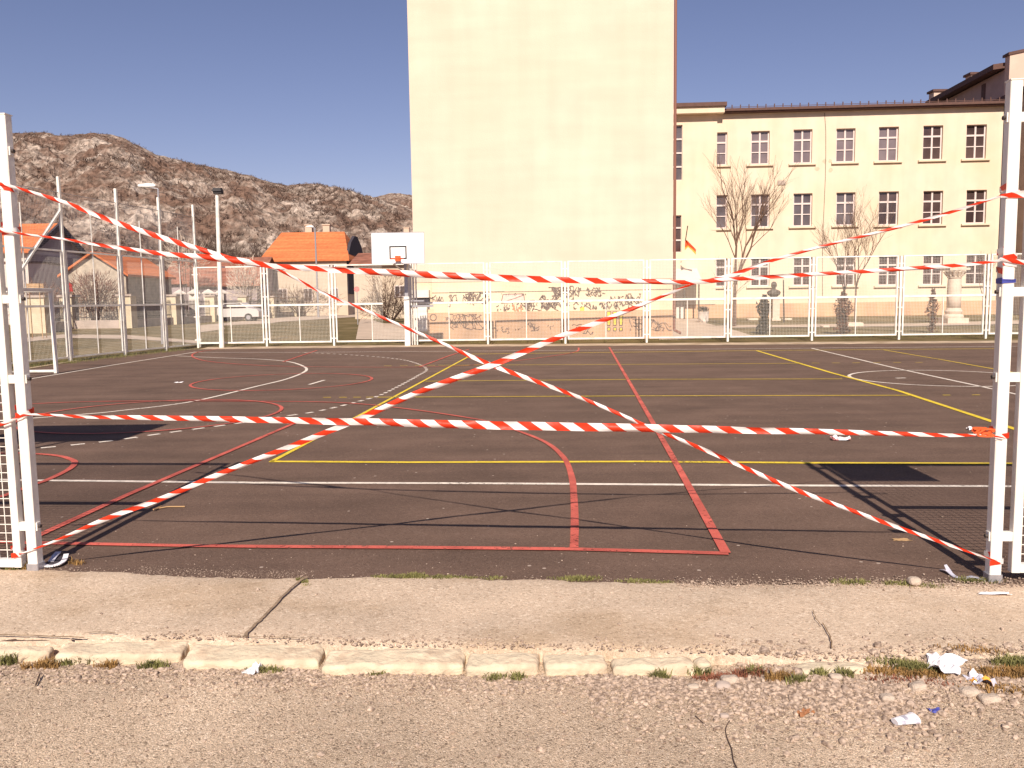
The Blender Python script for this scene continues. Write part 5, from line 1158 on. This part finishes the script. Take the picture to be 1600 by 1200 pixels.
bush('bare pale twiggy tree top above the red roofed house', 293, 80, 5.8, 1.8, 1.7, 700, 'limestone', 5, .7)
bush('wide bare hedge before the long cream house', 470, 84, 1.5, 4, 1.3, 1300, 'bark', 6, .6)
bush('dark hedge along the wall beside the path', 610, 56, 1.0, 2.1, .9, 1300, 'bark_dark', 7, .4)
for k, (px, D, h, lab) in enumerate(((318, 118, 10.5, 'tall dark bare tree behind the fence corner'), (362, 122, 11, 'tall dark bare tree left of the long orange roof'), (395, 126, 9.5, 'dark bare tree touching the left end of the long orange roof'), (272, 112, 9, 'dark bare tree right of the stone house roof'), (335, 110, 8, 'low dark bare tree behind the floodlight pole'), (598, 112, 8, 'bare tree between the long house and the backboard'))):
    q = V(px, 470, D); bare_tree(lab, (q.x, D, .2), h, 40+k, 6, 4, 'bark_dark', .22, .6, trunk_h=.18, wide=.6)

# ------------------------------------------------------------ hills
def hill(name, sky_pts, D0, D1, px0, px1, nc, nr, amp, seed, base=0, pw=.85):
    def sk(px):
        for a, b in zip(sky_pts, sky_pts[1:]):
            if a[0] <= px <= b[0]: t = (px-a[0])/(b[0]-a[0]); return a[1]+(b[1]-a[1])*t
        return sky_pts[0][1] if px < sky_pts[0][0] else sky_pts[-1][1]
    vs = []
    for i in range(nc+1):
        px = px0+(px1-px0)*i/nc; zr = V(px, sk(px), D1).z
        for j in range(nr+1):
            t = j/nr
            if t <= .86: u = t/.86; y = D0+(D1-D0)*u; z = base+(zr-base)*(1-(1-u)**1.0)**pw; x = (px-800)/FPX*y
            else: u = (t-.86)/.14; y = D1+u*80; z = zr*(1-.6*u); x = (px-800)/FPX*y
            q = Vector((x, y, 0)); e = min(1, t*4)
            f = noise.fractal(q*.045+Vector((seed, 0, 0)), 1.0, 2.0, 6)*amp*1.3+abs(noise.fractal(q*.16+Vector((seed, 5, 0)), .9, 2.1, 4))*amp*.9+noise.noise(q*.7)*amp*.16
            if t > .7: f *= max(.22, 1-(t-.7)*5)
            vs.append((x, y, z+f*e))
    mb = MB(); mb.add(vs, [(i*(nr+1)+j, (i+1)*(nr+1)+j, (i+1)*(nr+1)+j+1, i*(nr+1)+j+1) for i in range(nc) for j in range(nr)])
    o = mb.build(name, M['rock']); tag(o, kind='structure'); return vs, nr
SK = [(-400, 250), (-200, 230), (0, 213), (20, 209), (75, 206), (95, 207), (110, 211), (135, 212), (170, 207), (195, 210), (220, 217), (245, 231), (262, 241), (290, 248), (330, 258), (365, 265), (400, 275), (440, 287), (455, 290), (500, 287), (530, 293), (560, 302), (600, 312), (660, 330), (900, 400), (1200, 440)]
hv, hn = hill('hill', SK, 112, 235, -420, 1200, 520, 150, 2.6, 3)
hill('far_hill', [(300, 320), (540, 312), (590, 308), (620, 303), (645, 305), (700, 312), (900, 340), (1200, 380)], 300, 420, 300, 1200, 200, 60, 4, 8)
# bare scrub all over the hillside
mb = MB(); r3 = random.Random(17)
cols_ = len(hv)//(hn+1)
for _ in range(15000):
    i = r3.randrange(int(cols_*.18), int(cols_*.70)); j = int((r3.random()**.8)*hn*.88)+1; q = Vector(hv[i*(hn+1)+j])
    if noise.noise(q*.035+Vector((4, 4, 0)))+.35*noise.noise(q*.12) < .06 and r3.random() < .93 and j < hn*.80: continue
    s = r3.uniform(.35, 1.0)*(.55 if j > hn*.78 else 1)*(.6+q.y/400); c0 = q+Vector((r3.uniform(-.6, .6), r3.uniform(-.6, .6), -.1))
    for k in range(9):
        v = Vector((r3.uniform(-1, 1), r3.uniform(-1, 1), r3.uniform(.15, 1.1)))*s; w = Vector((-v.y, v.x, 0)).normalized()*s*r3.uniform(.03, .10)
        m_ = c0+v*.6+Vector((r3.uniform(-.2, .2), r3.uniform(-.2, .2), 0))*s
        mb.add([c0, m_+w, c0+v, m_-w], [(0, 1, 2, 3)])
sm = mb.build('scrub', mat('brown_scrub', (.205, .14, .11), 1, .3, .12, detail=3), kind_ := None) if False else mb.build('scrub', mat('brown_scrub', (.205, .14, .11), 1, .3, .12, detail=3))
tag(sm, 'leafless brown scrub covering the rocky hillside', 'scrub', kind='stuff')

# ------------------------------------------------------------ litter and loose things in the foreground
def onroad(px, py):
    p = G(px, py, ROADZ)
    for _ in range(3): p = G(px, py, roadz(p.x, p.y))
    return p
def onp(px, py): p = G(px, py, .015); return p
crumple('paper_scrap', 'folded white paper scrap lying on the road before the long kerb stone', 'litter', onroad(393, 1052), .055, .05, .045, M['paper'], 1.3)
crumple('plastic_bag', 'crumpled white plastic bag on the weeds at the right', 'litter', G(1476, 1040, -.0), .115, .17, .045, M['paper'], 5.2, -.6)
crumple('foil_wrapper', 'silver and orange snack wrapper among the weeds below the white bag', 'litter', G(1531, 1070, -.03), .075, .09, .06, [M['foil'], M['paper'], M['foil'], M['flag_gold']], 2.7)
crumple('blue_scrap', 'small dark blue plastic scrap on the gravel', 'litter', onroad(1462, 1112), .045, .03, .012, M['blue'], 3.3)
crumple('pink_wrapper', 'small pink wrapper lying on the court asphalt', 'litter', G(1313, 688), .16, .12, .05, [M['pinkp'], M['paper']], 4.1)
crumple('leaf', 'dry brown leaf on the road gravel at the right', 'leaf', onroad(1258, 1116), .06, .03, .02, M['leafb'], 6.1, .5)
crumple('paper_scrap', 'flat white scrap on the concrete by the right gate post', 'litter', onp(1552, 928), .13, .035, .01, M['paper'], 7.7, -.1)
crumple('leaf', 'flat yellowish dry leaf on the asphalt beside the right fence shadow', 'leaf', G(1408, 844), .10, .05, .008, M['twig'], 8.3)
crumple('paper_scrap', 'tiny pale scrap beside the lower tape near the right gate post', 'litter', G(1520, 672), .10, .06, .04, M['paper'], 2.1)
crumple('paper_scrap', 'tiny pale scrap on the asphalt left of the centre', 'litter', G(279, 598), .14, .06, .02, M['paper'], 9.1)
# crushed cup
p = onroad(1413, 1132); cb = thing('paper_cup', 'crushed striped paper cup lying on its side on the road', 'cup', p); d = Vector((1, .28, 0)).normalized(); mb = MB(); n = 16; s_ = Vector((-d.y, d.x, 0)); vs = []
for k, (u, r) in enumerate(((-.045, .018), (-.03, .02), (-.012, .022), (.008, .023), (.028, .026), (.045, .028))):
    for i in range(n): a = i*2*math.pi/n; vs.append(p+d*u+s_*(r*1.15*math.cos(a))+Vector((0, 0, .018+r*.62*math.sin(a)+.003*noise.noise(Vector((i, k*2, 0))))))
mb.add(vs, [(k*n+i, k*n+(i+1) % n, (k+1)*n+(i+1) % n, (k+1)*n+i) for k in range(5) for i in range(n)]+[tuple(range(n))]); mb.mi = [(0 if (k+i//3) % 3 else 1) for k in range(5) for i in range(n)]+[0]
mb.build('cup_wall', [M['paper'], M['foil']], cb); mb = MB()
for i in range(n):
    a = i*2*math.pi/n; b = (i+1)*2*math.pi/n; f = lambda a: p+d*.046+s_*(.0325*math.cos(a))+Vector((0, 0, .018+.018*math.sin(a))); mb.tube(f(a), f(b), .0022, n=5)
mb.build('rim', M['paper'], cb)
# sandal-like curl of plastic at the left post foot
p = G(88, 882); t = thing('plastic_wrapper', 'curled white and dark plastic wrapper at the foot of the left gate post', 'litter', p); mb = MB()
pts = [G(66, 884)+Vector((0, 0, .01)), G(76, 888)+Vector((0, 0, .014)), G(90, 887)+Vector((0, 0, .02)), G(100, 881)+Vector((0, 0, .02)), G(104, 873)+Vector((0, 0, .03))]
for a, b in zip(spline([tuple(q) for q in pts], 5), spline([tuple(q) for q in pts], 5)[1:]): mb.bar(a, b, .03, .006)
mb.build('edge', M['paper'], t); mb = MB(); pts = [G(80, 882)+Vector((0, 0, .02)), G(86, 877)+Vector((0, 0, .035)), G(92, 873)+Vector((0, 0, .045))]
for a, b in zip(pts, pts[1:]): mb.bar(a, b, .035, .005)
mb.build('flap', M['foil'], t); mb = MB(); mb.add([G(72, 885)+Vector((0, 0, .012)), G(88, 886)+Vector((0, 0, .012)), G(101, 878)+Vector((0, 0, .018)), G(92, 871)+Vector((0, 0, .03)), G(80, 876)+Vector((0, 0, .02))], [(0, 1, 2, 3, 4)]); mb.build('lining', M['slate'], t)
# torn ribbon at the right post
mb = MB(); pts = [G(1471, 893), G(1480, 897), G(1492, 902), G(1505, 906), G(1520, 907), G(1540, 909)]; pts = [q+Vector((0, 0, .012+.01*math.sin(i*2))) for i, q in enumerate(pts)]; S = spline([tuple(q) for q in pts], 5)
for a, b in zip(S, S[1:]): mb.bar(a, b, .026, .003)
q = G(1480, 897)+Vector((0, 0, .01)); mb.add([q, q+Vector((.03, .0, .0)), q+Vector((.0, .01, .045)), q+Vector((-.015, .01, .04))], [(0, 1, 2, 3)])
tag(mb.build('torn_ribbon', [M['foil']], loc=G(1490, 902)), 'torn silvery white ribbon on the ground left of the right gate post', 'litter')
mb = MB(); p = G(1428, 914, .01); rock_box(mb, p+Vector((0, 0, .02)), .034, .03, .022, .02, .006, 3, n=6); tag(mb.build('stone', M['kerb_dirty'], smooth=True, loc=p), 'fist sized pale stone on the pavement edge near the right gate post', 'stone')
mb = MB(); P = [G(243, 797)+Vector((0, 0, .01)), G(262, 794)+Vector((0, 0, .012)), G(289, 793)+Vector((0, 0, .008))]; mb.path(P, .006, 5); mb.path([P[0]+Vector((.02, .02, 0)), G(240, 800)+Vector((0, 0, .02)), G(252, 793)+Vector((0, 0, .012))], .006, 5)
tag(mb.build('twig', M['twig'], loc=P[0]), 'pale dry twig lying on the court near the left fence shadow', 'twig')
mb = MB(); P = spline([tuple(onroad(*q)+Vector((0, 0, .005))) for q in ((1140, 1128), (1134, 1140), (1136, 1155), (1143, 1172), (1146, 1190), (1153, 1205))], 5); mb.path(P, .0022, 5); tag(mb.build('twig', M['bark_dark'], loc=P[0]), 'long thin dark twig on the road at the bottom right', 'twig')
mb = MB(); P = [onroad(1086, 1120)+Vector((0, 0, .005)), onroad(1103, 1135)+Vector((0, 0, .004))]; mb.path(P, .002, 5); tag(mb.build('twig', M['bark_dark'], loc=P[0]), 'short dark straw left of the long thin twig', 'twig')
mb = MB(); P = [onroad(56, 1074)+Vector((0, 0, .01)), onroad(63, 1059)+Vector((0, 0, .02))]; mb.path(P, .0035, 5); tag(mb.build('twig', M['bark_dark'], loc=P[0]), 'short dark stick on the road at the far left', 'twig')
# some single larger stones in the rubble
rr = random.Random(9)
for k, (px, py, s, lab) in enumerate(((1083, 1075, .03, 'pale rounded stone left of the rubble patch'), (1131, 1074, .04, 'dark stone within the rubble patch below the broken kerb'), (1140, 1066, .045, 'pale broad stone in the rubble patch below the broken kerb'), (1385, 1094, .04, 'pale stone above the crushed cup'), (1435, 1076, .045, 'light grey stone between the weeds and the cup'), (1515, 1085, .045, 'flat grey stone below the foil wrapper'), (1545, 1095, .05, 'brownish stone right below the foil wrapper'), (1132, 1120, .024, 'small dark stone at the top of the long thin twig'), (1305, 1060, .035, 'cream stone chip beside the low kerb remnant'))):
    p = onroad(px, py); mb = MB(); rock_box(mb, p+Vector((0, 0, s*.2)), s*.8, s*.55, s*.4, s*.35, s*.18, k*1.7+1, n=5)
    tag(mb.build('stone', M['kerb_dirty'] if k not in (1, 7) else M['lowwall'], loc=p), lab, 'stone', 'loose stones by the road edge')
